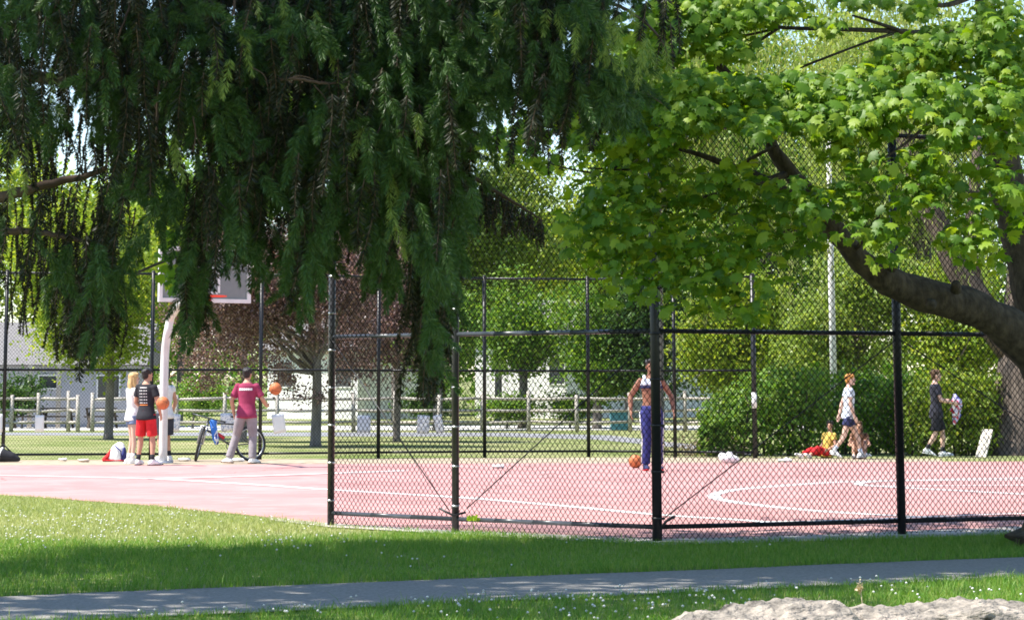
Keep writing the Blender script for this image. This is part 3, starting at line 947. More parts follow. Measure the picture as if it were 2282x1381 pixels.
# ================================================================== maple in front of the fence
YM = 20.7
mroot_p = at(2345, 1195, 23.3); mroot_p.z = 0
MT = thing('maple_tree', 'maple with a thick curved limb and bright lobed leaves in front of the near fence', 'tree', mroot_p)
def ml(px, py, Y): return at(px, py, Y) - mroot_p
def px_r(wpx, Y): return wpx * Y / 5868 / 2
mb = MB()
limb = [(2440, 1020, 23.0, 165), (2390, 890, 22.9, 150), (2310, 785, 22.7, 118), (2210, 705, 22.5, 86), (2120, 672, 22.3, 78), (2030, 648, 22.2, 74), (1960, 612, 22.0, 64), (1900, 562, 21.9, 52),
        (1855, 505, 21.8, 46), (1800, 440, 21.7, 40), (1755, 380, 21.7, 35), (1715, 315, 21.6, 31), (1680, 250, 21.5, 25), (1620, 170, 21.4, 24), (1560, 90, 21.3, 18), (1500, -20, 21.2, 12)]
sp_ = spline([(x, y, Y, w) for x, y, Y, w in limb], 46)
mb.tube([ml(x, y, Y) + Vector((.006 * math.sin(i * 2.1), 0, .006 * math.cos(i * 1.7))) for i, (x, y, Y, w) in enumerate(sp_)], [px_r(w, Y) * (1 + .05 * math.sin(i * 1.9)) for i, (x, y, Y, w) in enumerate(sp_)], 14)
stem = [(2385, 1240, 23.3, 300), (2400, 1180, 23.3, 200), (2425, 1040, 23.2, 170), (2425, 930, 23.2, 170), (2385, 800, 23.2, 165), (2338, 690, 23.2, 150), (2306, 580, 23.2, 122), (2268, 480, 23.2, 100), (2240, 380, 23.2, 80), (2225, 250, 23.1, 66), (2200, 60, 23, 50), (2180, -200, 23, 40), (2150, -600, 23, 28), (2120, -1000, 23, 12)]
sp2 = spline(stem, 36)
mb.tube([ml(x, y, Y) for x, y, Y, w in sp2], [px_r(w, Y) for x, y, Y, w in sp2], 14)
# root flare
for (x, y, w) in ((2268, 1192, 60), (2330, 1215, 80), (2500, 1200, 80)):
    p = ml(x, y, 23.2)
    mb.tube([ml(2400, 1110, 23.3), ml((x + 2380) / 2, (y + 1130) / 2, 23.25), Vector((p.x, p.y, -.05))], [.22, .17, .07], 9)
twigs = [
    [(1790, 452, 21.7, 30), (1700, 400, 21.6, 24), (1630, 372, 21.5, 18), (1560, 345, 21.4, 12), (1500, 330, 21.3, 6)],
    [(1640, 375, 21.5, 12), (1690, 345, 21.5, 9), (1730, 325, 21.4, 5)],
    [(2200, 60, 22.8, 30), (2060, 75, 22.2, 17), (2000, 70, 21.9, 13), (1880, 66, 21.6, 10), (1740, 62, 21.4, 9), (1640, 50, 21.3, 8), (1560, 20, 21.2, 6)],
    [(1740, 60, 21.4, 8), (1680, 100, 21.3, 7), (1630, 140, 21.2, 5)],
    [(1735, 62, 21.4, 8), (1725, 30, 21.4, 6), (1715, -10, 21.4, 4)],
    [(1740, 62, 21.4, 7), (1640, 80, 21.3, 6), (1590, 45, 21.3, 4)],
    [(2190, -20, 22.8, 18), (2110, 12, 22.3, 12), (2050, 0, 22, 9), (1980, -20, 21.8, 6)],
    [(2010, 70, 21.9, 10), (1950, 50, 21.7, 8), (1900, 35, 21.6, 5)],
    [(2000, 72, 21.9, 9), (1930, 95, 21.7, 6), (1780, 152, 21.5, 6)],
    [(2225, 250, 23, 18), (2140, 290, 22, 11), (2060, 250, 21.7, 8), (2020, 310, 21.6, 5)],
    [(2110, 215, 22, 10), (2070, 270, 21.8, 9), (2030, 310, 21.7, 7), (1960, 360, 21.5, 4)],
    [(2240, 400, 23, 16), (2200, 430, 22, 9), (2150, 425, 21.6, 6), (2130, 428, 21.5, 4)],
    [(1855, 505, 21.8, 20), (1780, 510, 21.5, 10), (1690, 540, 21.3, 7), (1640, 640, 21.2, 5), (1640, 700, 21.1, 3)],
    [(1760, 385, 21.7, 18), (1650, 420, 21.3, 11), (1520, 450, 21.1, 8), (1400, 480, 21, 6), (1260, 505, 20.9, 4)],
    [(1520, 450, 21.1, 8), (1480, 540, 21, 6), (1440, 630, 20.9, 4)],
    [(1500, 330, 21.3, 8), (1420, 350, 21.2, 6), (1330, 385, 21.1, 5), (1200, 360, 21, 3)],
    [(1400, 365, 21.2, 5), (1400, 378, 21.1, 5), (1310, 375, 21, 4)],
    [(1900, 562, 21.9, 12), (1930, 530, 21.6, 8), (1960, 480, 21.4, 5)],
    [(1620, 170, 21.4, 12), (1540, 190, 21.1, 8), (1470, 200, 21, 4)],
    [(1680, 250, 21.5, 14), (1760, 220, 21.2, 9), (1860, 200, 21, 6), (1960, 190, 20.9, 4)],
]
for tw in twigs:
    q = spline(tw, 14)
    mb.tube([ml(x, y, Y) for x, y, Y, w in q], [px_r(w, Y) for x, y, Y, w in q], 7)
# bark ridges, swellings and broken stubs
for i_, p_ in enumerate(mb.v):
    q_ = Vector(p_)
    nv = noise.noise_vector(q_ * 3.1) * .022 + noise.noise_vector(q_ * 11) * .009
    if i_ < (46 + 36) * 14: mb.v[i_] = tuple(q_ + nv)
for (x, y, Y, dx, dz) in ((2130, 646, 22.05, -.01, .06), (1985, 596, 21.85, .03, .05), (2075, 676, 21.9, -.02, -.04)):
    a_ = ml(x, y, Y)
    mb.tube([a_, a_ + Vector((dx * .6, -.05, dz * .6)), a_ + Vector((dx, -.07, dz))], [.05, .042, .034], 9)
mb.build('trunk', M['bark_maple'], MT)

# leaf masses: px centre, half sizes, leaves, distance offset
blobs = [
    # sunlit shoulder
    (1560, 190, 95, 38, 130, -.3), (1680, 205, 110, 45, 170, -.2), (1560, 250, 95, 45, 150, -.5), (1700, 260, 90, 38, 120, -.4), (1810, 195, 90, 40, 120, -.2), (1830, 265, 90, 45, 150, -.4),
    (1930, 190, 90, 45, 150, -.3), (1930, 270, 80, 45, 130, -.5), (2020, 120, 90, 45, 150, 0), (2120, 110, 100, 55, 180, .1), (2220, 60, 80, 60, 150, .1), (2240, 150, 60, 50, 110, 0), (2090, 210, 100, 50, 170, -.4),
    (2200, 230, 80, 50, 140, -.3), (2000, 240, 90, 40, 120, -.6), (2130, 290, 70, 40, 80, -.6), (2240, 310, 50, 40, 60, -.3), (2060, 360, 60, 45, 100, -.7), (2050, 430, 70, 45, 110, -.7), (1960, 380, 70, 40, 80, -.7),
    (2170, 470, 60, 45, 90, -.6), (2160, 540, 75, 50, 130, -.7), (2250, 420, 45, 50, 75, -.4), (2265, 500, 25, 35, 30, -.5), (2225, 590, 25, 25, 14, -.4), (1890, 440, 70, 40, 90, -.5), (1960, 500, 60, 50, 80, -.6), (1990, 560, 40, 40, 40, -.5), (1940, 590, 16, 16, 5, -.5),
    (1480, 300, 50, 45, 60, -.2), (2270, 230, 40, 60, 70, -.2), (2200, 380, 50, 40, 50, -.4), (1870, 330, 60, 35, 60, -.3), (2110, 400, 50, 30, 50, -.6),
    # shaded inside and lower skirts
    (1420, 400, 110, 55, 170, .1), (1540, 430, 120, 60, 200, 0), (1380, 470, 110, 50, 160, -.3), (1290, 500, 75, 35, 80, -.5), (1430, 540, 105, 55, 170, -.4), (1550, 540, 105, 60, 170, -.3), (1450, 620, 105, 50, 150, -.6),
    (1590, 610, 100, 55, 140, -.5), (1650, 690, 70, 30, 50, -.8), (1560, 680, 50, 25, 26, -.7), (1360, 670, 45, 18, 22, -.7), (1680, 560, 85, 55, 110, -.3), (1690, 470, 100, 60, 150, -.1), (1800, 460, 90, 45, 110, -.2), (1790, 530, 60, 35, 60, -.3),
    (1440, 335, 65, 40, 80, .2), (1330, 430, 70, 40, 70, -.2), (1340, 570, 60, 45, 65, -.5), (1480, 690, 30, 20, 10, -.7), (1640, 400, 80, 40, 80, 0), (1750, 630, 20, 20, 6, -.5), (1270, 545, 35, 25, 20, -.6), (1700, 650, 40, 30, 24, -.6),
    # upper left, darker
    (1540, 50, 110, 50, 170, .2), (1660, 25, 110, 35, 130, .3), (1470, 110, 55, 45, 70, .2), (1620, 105, 80, 30, 80, .2), (1430, 230, 55, 50, 70, .2), (1390, 300, 65, 45, 80, .1), (1300, 320, 60, 45, 70, 0), (1200, 365, 60, 24, 34, -.2),
    (1150, 330, 50, 25, 22, -.2), (1290, 250, 60, 40, 36, .2), (1760, 20, 50, 25, 36, .3), (1930, 5, 80, 14, 40, .3), (1480, 20, 60, 40, 70, .3), (1400, 160, 45, 40, 40, .3), (2050, 20, 50, 25, 36, .2), (1840, 60, 40, 30, 20, .2), (1230, 210, 60, 40, 40, .2), (1330, 200, 60, 45, 50, .3), (1180, 290, 55, 40, 40, .1), (1290, 150, 50, 40, 30, .3), (1090, 310, 40, 22, 20, 0), (1400, 70, 50, 45, 40, .3), (1580, 0, 90, 30, 60, .3), (1815, 455, 55, 38, 42, -.9), (1690, 285, 45, 28, 26, -.9), (1770, 400, 35, 22, 14, -.9), (1890, 520, 40, 22, 12, -.9),
]
rng = np.random.default_rng(5)
Pm, Nm, Tm, Sm = [], [], [], []
for (bx, by, hx, hy, n, dy) in blobs:
    n = int(n * (1.65 if by < 320 else .98))
    d = rng.normal(size=(n, 3)); d /= np.linalg.norm(d, axis=1, keepdims=True)
    d *= (rng.random(n) ** .42)[:, None]
    for q in d:
        Y = YM + dy + q[1] * .55
        Pm.append(at(bx + q[0] * hx * 1.08, by + q[2] * hy * 1.15, Y))
    out = d.copy(); out[:, 2] = -out[:, 2]
    Nn = out * .5 + rng.normal(size=(n, 3)) * .52; Nn[:, 2] += .75; Nn[:, 1] -= (.75 if by < 320 else .3); Nn[:, 0] -= .2
    Tt = out * .7 + rng.normal(size=(n, 3)) * .5; Tt[:, 2] -= .75
    Nm.append(Nn); Tm.append(Tt); Sm.append(.092 * (.55 + .95 * rng.random(n)))
Pm = np.array(Pm) - np.array(mroot_p)
V1, F1 = maple_leaves(Pm, np.concatenate(Nm), np.concatenate(Tm), np.concatenate(Sm), .2 + 1.1 * rng.random(len(Pm)))
# the rest of the crown above the frame
P2, cc2 = [], []
for (cx, cy, cz, rx, ry, rz, nc) in ((-5.6, .9, 7.6, 2.8, 1.5, 1.5, 70), (-4.2, -1.15, 7.0, 2.4, .8, 1.1, 55), (-2.2, -1.1, 7.3, 2.2, .8, 1.2, 50), (-3.2, 1.2, 9.4, 2.8, 1.7, 1.7, 70), (-.6, 1.6, 8.4, 2.6, 1.7, 1.8, 60), (.5, 2.5, 11.0, 2.8, 2.8, 1.8, 50), (-2.6, 4.2, 7.6, 3.6, 1.9, 1.6, 80), (1.8, 4.5, 8.2, 3.0, 2.2, 2, 60), (4.0, 1, 6.5, 2.6, 3, 1.8, 40)):
    p, c_ = crown_points(rng, (cx, cy, cz), (rx, ry, rz), nc, 34, .32, .3)
    P2.append(p)
P2 = np.concatenate(P2)
Nn = rand_dirs(rng, len(P2), .8); Tt = rng.normal(size=P2.shape); Tt[:, 2] -= .7
V2, F2 = maple_leaves(P2, Nn, Tt, .19 * (.7 + .6 * rng.random(len(P2))), .3 + .3 * rng.random(len(P2)))
V, Fc = cat([(V1, F1), (V2, F2)])
obj_me('crown', mesh_np('crown', V, Fc), M['lv_maple'], MT)

# shade tree on the lawn left of the frame: its crown shades the near grass and the footpath
tree('shade_tree', 'broad leafy shade tree on the lawn to the left, outside the picture', (-9.6, 18.4), 4.5, .3,
     [(0, 0, 7.6, 4.6, 3.6, 2.6), (1.6, -.4, 9.2, 3.6, 3.0, 2.2), (3.2, -1.4, 10.8, 3.2, 2.6, 1.8)], 'lv_green', 'bark', leaf=.25, nclump=50, nper=60, csig=.40, seed=71)
tree('shade_tree', 'unseen tall tree added left of the fence gap to cast shade, outside the picture', (-6.6, 20.6), 7.0, .26,
     [(.6, .8, 10.2, 3.4, 1.7, 1.8), (2.6, 1.4, 11.4, 3.2, 1.6, 1.6), (3.3, -.9, 9.2, 1.6, 1.0, .8), (4.9, 1.3, 12.2, 3.2, 1.7, 1.6), (6.8, 1.2, 13.0, 2.8, 1.7, 1.4)], 'lv_green', 'bark', leaf=.25, nclump=80, nper=62, csig=.42, seed=72)  # unseen tree, crowns added where they shade lawn, fence foot and maple skirt
# ================================================================== spruce hanging over the foreground
M['needle'] = leaf_mat('spruce_needle', [(.009, .014, .004), (.017, .025, .006), (.034, .035, .010)], .12, (1.3, 1.5, .7), .5, .35)
M['needle_green'] = leaf_mat('spruce_green_needle', [(.028, .074, .014), (.050, .112, .022), (.090, .158, .032)], .2, (1.3, 1.5, .7), .45, .45)
M['needle_new'] = leaf_mat('spruce_new_needle', [(.13, .22, .04), (.22, .31, .07), (.32, .38, .10)], .3, (1.4, 1.4, .7), .5, .35)
rng = np.random.default_rng(9)
YS = 6.2
sroot = Vector((-2.9, 7.0, 0))
SP = thing('spruce_tree', 'dark drooping spruce in the foreground, its hanging branches cover the upper left', 'tree', sroot)
def slx(px, py, Y): return at(px, py, Y) - sroot
prof_x = [-80, 0, 60, 100, 140, 165, 200, 230, 265, 290, 330, 370, 410, 440, 460, 490, 530, 570, 600, 640, 680, 720, 770, 800, 840, 875, 905, 925, 945, 975, 1005, 1030, 1060, 1100, 1150, 1200, 1260, 1320, 1380, 1440, 1480, 1520]
prof_y = [700, 700, 600, 690, 780, 850, 800, 810, 640, 600, 560, 540, 690, 770, 700, 560, 580, 620, 560, 640, 700, 670, 530, 580, 630, 650, 600, 700, 880, 860, 640, 560, 420, 400, 380, 380, 360, 380, 310, 240, 190, 120]
def prof(x): return np.interp(x, prof_x, prof_y)
holes = [(150, 350, 95, 70, .93), (60, 320, 50, 40, .8), (90, 105, 26, 22, .85), (100, 470, 130, 55, .55), (1050, 285, 40, 30, .9), (1145, 312, 35, 22, .8), (1270, 120, 28, 50, .85), (1320, 290, 50, 20, .7),
         (1030, 180, 25, 40, .7), (350, 500, 60, 60, .6), (410, 400, 25, 30, .7), (60, 560, 40, 60, .4), (1080, 120, 22, 45, .6), (620, 500, 28, 55, .8), (270, 520, 60, 60, .4), (40, 640, 60, 80, .35), (500, 640, 70, 45, .5), (1150, 420, 60, 50, .9), (1110, 520, 80, 50, .55)]
strands = []      # (px, ytop, length px, Y, radius m, new growth)
def hole_ok(x, y):
    for hx, hy, rx, ry, pr in holes:
        if ((x - hx) / rx) ** 2 + ((y - hy) / ry) ** 2 < 1 and rng.random() < pr: return False
    return True
def curtain(x, k=0.0):
    """hanging curtains gather in bunches with gaps between them"""
    return .5 + .9 * noise.noise(Vector((x / 34.0, k, 2.2))) + .5 * noise.noise(Vector((x / 90.0, k, 7.7)))
for _ in range(3300):
    x = rng.uniform(-60, 1500)
    pb = prof(x)
    u = rng.random()
    bot = -60 + (pb + 60) * u
    bot = min(bot + rng.normal() * 25, pb + 15)
    ln = rng.uniform(90, 250)
    low = np.clip((bot - 400) / 120, 0, 1) if x < 1000 else np.clip((bot - 200) / 120, 0, 1)
    acc = (1 - low) * .62 + low * np.clip(curtain(x, bot / 400), 0, 1) * (.60 if x < 290 else .66)
    if rng.random() > acc: continue
    if not hole_ok(x, bot - 20) or not hole_ok(x, bot - ln * .5): continue
    if x > 1290 and rng.random() < min(.9, .35 + (x - 1290) / 160): continue
    strands.append((x, bot - ln, ln, YS + rng.uniform(-.9, 1.5), rng.uniform(.014, .024), 0))
# thin dark strands that comb the open sky at the left
for k in range(46):
    x = rng.uniform(50, 250); ln = rng.uniform(60, 190)
    strands.append((x, rng.uniform(210, 330), ln, YS + rng.uniform(.2, 1.2), rng.uniform(.006, .011), 0))
for k in range(60):
    x = rng.uniform(-20, 300); ln = rng.uniform(80, 260)
    strands.append((x, rng.uniform(400, 560), ln, YS + rng.uniform(.2, 1.2), rng.uniform(.006, .012), 0))
# the long tail strand and a few sharp fringes
for x0, b0, cnt in ((955, 910, 26), (975, 850, 20), (938, 830, 7), (165, 850, 18), (228, 820, 18), (440, 770, 14), (685, 690, 16), (1000, 640, 14), (945, 760, 20), (960, 690, 20)):
    for k in range(cnt):
        x = x0 + rng.normal() * 13; ln = rng.uniform(90, 230)
        strands.append((x, b0 - abs(rng.normal()) * 90 - ln, ln, YS + rng.uniform(-.2, .5), rng.uniform(.012, .02), 0))
# strands below the descending branch right of the fence post
for k in range(70):
    t = rng.random()
    x = 1015 + 190 * t; y = 378 + 115 * t ** 1.1
    strands.append((x, y, rng.uniform(40, 130) * (1 - .45 * t), YS + .3 + rng.uniform(-.05, .25), rng.uniform(.006, .011), 0))
# fresh light-green shoots that stick out in front
for (x, y, ln) in ((480, 65, 130), (490, 120, 90), (505, 130, 70), (535, 60, 90), (560, 0, 35), (715, 20, 90), (725, 100, 80), (640, -10, 80), (30, 320, 130), (45, 330, 90), (8, 240, 90), (125, 150, 60), (165, 150, 60), (390, 300, 60), (395, 330, 60), (815, 240, 150), (825, 300, 120), (805, 270, 90), (835, 380, 60), (850, 400, 110), (880, 420, 120), (870, 460, 100), (920, 250, 60), (210, 90, 60),
                   (1360, 40, 90), (1380, 60, 80), (1420, 60, 90), (1445, 80, 80), (1465, 90, 60), (1400, 30, 100), (1250, 20, 60), (1290, 10, 70), (1310, 50, 50), (1100, 20, 60), (1020, 60, 60), (1350, 90, 70), (1340, 20, 80), (1385, 15, 80), (1410, 45, 60), (1455, 100, 70), (1475, 120, 50), (1430, 120, 60), (1390, 110, 70), (1330, 60, 70), (1270, 50, 60), (1230, 20, 50), (1180, 30, 50), (1060, 20, 50), (1300, 100, 60)):
    strands.append((x, y, ln, 5.35 + .15 * rng.random(), .017, 1))

def strand_geo(lst, npc):
    """hanging twigs with needles all round; npc needles per cm"""
    P0, D0, Lr, Tw = [], [], [], []
    for (px, yt, ln, Y, nr, new) in lst:
        sc = Y / 5868
        L = ln * sc
        a = at(px, yt, Y)
        n = max(12, int(L * 100 * npc))
        s = np.sort(rng.random(n)) * L
        ph, am = rng.random() * 6, rng.uniform(.004, .018)
        lx, ly = rng.normal() * .10, rng.normal() * .12
        q = np.stack([a.x + am * np.sin(s * 14 + ph) + lx * s, a.y + am * np.cos(s * 11 + ph) + ly * s, a.z - s], 1)
        tip = (1 - s / L)
        ang = rng.random(n) * 2 * math.pi
        side = np.stack([np.cos(ang), np.sin(ang), -(.55 + .5 * rng.random(n))], 1)
        side /= np.linalg.norm(side, axis=1, keepdims=True)
        ll = nr * (.75 + .5 * rng.random(n)) * (.55 + .45 * np.minimum(1, tip * 4))
        P0.append(q); D0.append(side); Lr.append(ll)
        m_ = 5
        ss = np.linspace(0, L, m_)
        Tw.append(np.stack([a.x + am * np.sin(ss * 14 + ph) + lx * ss, a.y + am * np.cos(ss * 11 + ph) + ly * ss, a.z - ss], 1))
    P0, D0, Lr = np.concatenate(P0), np.concatenate(D0), np.concatenate(Lr)
    rnd = rng.normal(size=P0.shape)
    S = np.cross(D0, rnd); S /= np.linalg.norm(S, axis=1, keepdims=True)
    wd_ = .0011 + .0006 * rng.random(len(P0))
    tipp = P0 + D0 * Lr[:, None]; mid = P0 + D0 * Lr[:, None] * .45
    V = np.stack([P0, mid + S * wd_[:, None], tipp, mid - S * wd_[:, None]], 1).reshape(-1, 3)
    return V, np.arange(len(V)).reshape(-1, 4), np.array(Tw)

def brush_geo(lst, npc=36):
    """dense bottle-brush shoots: (base point, direction, length, needle length)"""
    P0, D0, Lr = [], [], []
    for (a, d, L, nr) in lst:
        d = np.array(d) / np.linalg.norm(d)
        n = int(L * 100 * npc)
        s = rng.random(n) * L
        e1 = np.cross(d, [0, 1, .3]); e1 /= np.linalg.norm(e1); e2 = np.cross(d, e1)
        bend = rng.normal(size=2) * .9
        q = np.array(a) + d * s[:, None] + (e1 * bend[0] + e2 * bend[1]) * (s ** 2)[:, None]
        ang = rng.random(n) * 2 * math.pi
        tip = s / L
        ax = .75 + .35 * rng.random(n) + 1.2 * tip ** 4
        side = e1 * np.cos(ang)[:, None] + e2 * np.sin(ang)[:, None] + d * ax[:, None]
        side /= np.linalg.norm(side, axis=1, keepdims=True)
        P0.append(q); D0.append(side); Lr.append(nr * (.8 + .4 * rng.random(n)) * (1 - .35 * tip ** 3))
    P0, D0, Lr = np.concatenate(P0), np.concatenate(D0), np.concatenate(Lr)
    S = np.cross(D0, rng.normal(size=P0.shape)); S /= np.linalg.norm(S, axis=1, keepdims=True)
    w = (.0006 + .0004 * rng.random(len(P0)))[:, None]
    V = np.stack([P0, P0 + D0 * Lr[:, None] * .5 + S * w, P0 + D0 * Lr[:, None], P0 + D0 * Lr[:, None] * .5 - S * w], 1).reshape(-1, 3)
    return V, np.arange(len(V)).reshape(-1, 4)

old = [s for s in strands if not s[5]]; new = [s for s in strands if s[5]]
V, Fc, TW = strand_geo(old, 15)
so_ = np.array(sroot)
obj_me('hanging_needles', mesh_np('hanging_needles', V - so_, Fc), M['needle'], SP)
# green shoots: gathered in hanging clumps, most near the outer (front) side and the edges of the boughs
clumps = [(480, 250, 60), (250, 110, 60), (330, 150, 40), (240, 230, 40), (425, 235, 45), (560, 110, 45), (640, 40, 60), (720, 60, 60), (870, 60, 90), (960, 50, 90), (1050, 60, 90), (1130, 70, 80), (1210, 60, 70), (1290, 40, 60), (1000, 130, 70),
          (900, 200, 60), (980, 190, 60), (1060, 185, 50), (1110, 205, 30), (780, 200, 40), (830, 250, 60), (900, 330, 60), (950, 380, 60), (880, 420, 60), (930, 470, 50), (1000, 300, 50), (1030, 270, 40), (60, 300, 40), (20, 210, 40), (50, 40, 60), (150, 60, 50), (420, 70, 60),
          (290, 430, 50), (320, 560, 40), (210, 620, 50), (270, 650, 40), (240, 740, 40), (450, 640, 50), (430, 700, 40), (540, 560, 50), (690, 560, 60), (680, 640, 40), (760, 480, 60), (840, 540, 50), (860, 620, 40), (960, 600, 40), (985, 560, 30), (965, 760, 16), (955, 830, 12), (975, 680, 16),
          (1040, 470, 50), (1090, 480, 45), (1150, 500, 35), (1260, 220, 50), (1320, 210, 50), (1370, 240, 40), (1410, 220, 30), (1230, 150, 50), (120, 300, 25), (370, 480, 40), (500, 480, 50), (600, 430, 60), (650, 330, 50), (740, 330, 60), (560, 260, 50), (110, 640, 50), (40, 600, 50)]
gs = []
for (cx, cy, rr_) in clumps:
    for k in range(int(rr_ * .66)):
        x, y = cx + rng.normal() * rr_ * .62, cy + rng.normal() * rr_ * .8
        if not hole_ok(x, y) or y > prof(x) + 10: continue
        if y > 420 and rng.random() > (.05 if x < 290 else .28) + .8 * curtain(x, y / 400): continue
        Y = rng.uniform(5.35, 6.3)
        a = at(x, y - 45, Y)
        d = (rng.normal() * .38 + (.15 if x > 900 else 0), rng.normal() * .3 - .15, -1)
        if y < 380 and rng.random() < .28: d = (rng.normal() * .9 + (.4 if x > 700 else 0), -.3 + rng.normal() * .4, -.45)
        gs.append((a, d, rng.uniform(.05, .12), rng.uniform(.017, .024)))
Vg, Fg = brush_geo(gs)
obj_me('green_shoots', mesh_np('green_shoots', Vg - so_, Fg), M['needle_green'], SP)
ns_ = []
for (px, yt, ln, Y, nr, nw) in new:
    a = at(px, yt, Y); L = ln * Y / 5868
    k = max(1, int(L / .07))
    for j in range(k):
        ns_.append((a + Vector((rng.normal() * .004 + .012 * math.sin(j * 1.3 + px), rng.normal() * .006, -j * L / k)), (rng.normal() * .18, rng.normal() * .15, -1), L / k * 1.25, .018))
# a few pale needles scattered through the tips of the lower boughs
Vn, Fn = brush_geo(ns_, 20)
obj_me('fresh_shoots', mesh_np('fresh_shoots', Vn - so_, Fn), M['needle_new'], SP)
Vt, Ft = wires(TW - so_, .0016)
obj_me('hanging_twigs', mesh_np('hanging_twigs', Vt, Ft), M['twig'], SP)

# branches and trunk
mb = MB()
mb.tube([(0, 0, -.1), (0, 0, .2), (.02, 0, 3), (0, .02, 9), (0, 0, 15)], [.42, .30, .26, .16, .03], 14)
br = [
    [(-400, 120, 6.8, 60), (-100, 150, 6.6, 40), (150, 178, 6.4, 26), (400, 190, 6.3, 22), (600, 182, 6.2, 17), (700, 188, 6.1, 15), (770, 184, 6.1, 12), (880, 172, 6.05, 8), (960, 165, 6, 5)],
    [(-400, 500, 6.9, 50), (-100, 455, 6.6, 30), (20, 435, 6.4, 26), (110, 410, 6.4, 20), (200, 390, 6.4, 14), (240, 372, 6.4, 9)],
    [(-400, -80, 6.9, 70), (0, -40, 6.6, 50), (400, -20, 6.5, 40), (800, 60, 6.4, 28), (1050, 130, 6.4, 16), (1200, 162, 6.4, 12), (1310, 172, 6.4, 9), (1420, 200, 6.4, 6), (1490, 240, 6.4, 3)],
    [(800, -100, 6.4, 24), (1100, -60, 6.3, 18), (1280, -20, 6.3, 12), (1370, 10, 6.3, 9), (1430, 45, 6.3, 7), (1470, 85, 6.3, 5), (1485, 120, 6.3, 3)],
    [(880, 300, 6.6, 22), (950, 340, 6.55, 18), (1015, 376, 6.5, 13), (1060, 398, 6.5, 11), (1110, 430, 6.5, 9), (1160, 460, 6.5, 6), (1210, 492, 6.5, 3)],
    [(770, 184, 6.00, 10.0), (850, 205, 5.45, 7.6), (880, 230, 5.45, 5.9), (905, 260, 5.45, 5.0), (925, 300, 5.45, 3.3), (932, 350, 5.45, 1.7)],
    [(855, 205, 5.45, 6.7), (858, 250, 5.45, 5.0), (840, 300, 5.45, 3.3), (826, 330, 5.45, 2.5)],
    [(900, 262, 5.45, 4.2), (870, 280, 5.45, 3.3), (850, 300, 5.45, 1.7)],
    [(520, -30, 5.45, 7.6), (522, 20, 5.45, 5.9), (512, 42, 5.45, 5.0), (490, 58, 5.45, 3.3)],
    [(300, -20, 5.45, 7.6), (280, 40, 5.45, 5.9), (262, 90, 5.45, 4.2), (256, 130, 5.45, 2.5)],
    [(300, -20, 5.45, 5.9), (320, 50, 5.45, 4.2), (335, 90, 5.45, 2.5)],
    [(355, 180, 5.45, 6.7), (350, 240, 5.45, 5.0), (348, 300, 5.45, 4.2), (340, 350, 5.45, 2.5)],
    [(430, 260, 5.45, 4.3), (436, 300, 5.45, 3.7), (430, 340, 5.45, 2.5)], [(436, 300, 5.45, 3.1), (450, 330, 5.45, 1.9)],
    [(560, 150, 5.45, 3.7), (590, 170, 5.45, 3.1), (600, 215, 5.45, 1.9)], [(700, 190, 5.45, 4.3), (722, 215, 5.45, 3.1), (735, 240, 5.45, 1.9)], [(340, 225, 5.45, 3.1), (352, 260, 5.45, 2.5), (345, 300, 5.45, 1.9)],
    [(600, 182, 5.45, 8.1), (660, 176, 5.45, 7.4), (720, 186, 5.45, 6.2), (780, 183, 5.45, 3.7)], [(640, 177, 5.45, 5.0), (670, 170, 5.45, 3.7), (700, 178, 5.45, 2.5)],
    [(-50, 520, 6.8, 20), (60, 515, 6.7, 16), (130, 525, 6.6, 12), (200, 540, 6.6, 8)],
    [(500, 440, 6.4, 14), (600, 430, 6.4, 12), (700, 440, 6.4, 10), (800, 430, 6.4, 7)],
]
for tw in br:
    q = spline(tw, 22)
    mb.tube([slx(x, y, Y) + Vector((math.sin(i * 1.7), 0, math.sin(i * 2.3))) * min(.004, w * .00012) for i, (x, y, Y, w) in enumerate(q)], [w * Y / 5868 / 2 for x, y, Y, w in q], 7)
mb.build('trunk', M['twig'], SP)

# upper crown above the frame: whorls of drooping boughs
rngc = np.random.default_rng(10)
Pu = []
for z in np.arange(3.4, 14.5, .62):
    rad = 3.6 * (1 - (z - 3.0) / 13)
    for k in range(10):
        a = rngc.random() * 6.28
        t = rngc.random((90,)) ** .6
        r_ = rad * t
        P_ = np.stack([np.cos(a) * r_, np.sin(a) * r_, z - .25 * r_ - .30 * rngc.random(90)], 1)
        P_ += rngc.normal(size=P_.shape) * .16
        Pu.append(P_)
Pu = np.concatenate(Pu)
ok = ~((Pu[:, 2] < 3.0))
Pu = Pu[ok]
Ld = rngc.normal(size=Pu.shape) * .4; Ld[:, 2] -= 1
Vu, Fu = leaf_quads(Pu, rngc.normal(size=Pu.shape), Ld, .34 * (.6 + .8 * rngc.random(len(Pu))), .22)
obj_me('upper_crown', mesh_np('upper_crown', Vu, Fu), M['needle'], SP)

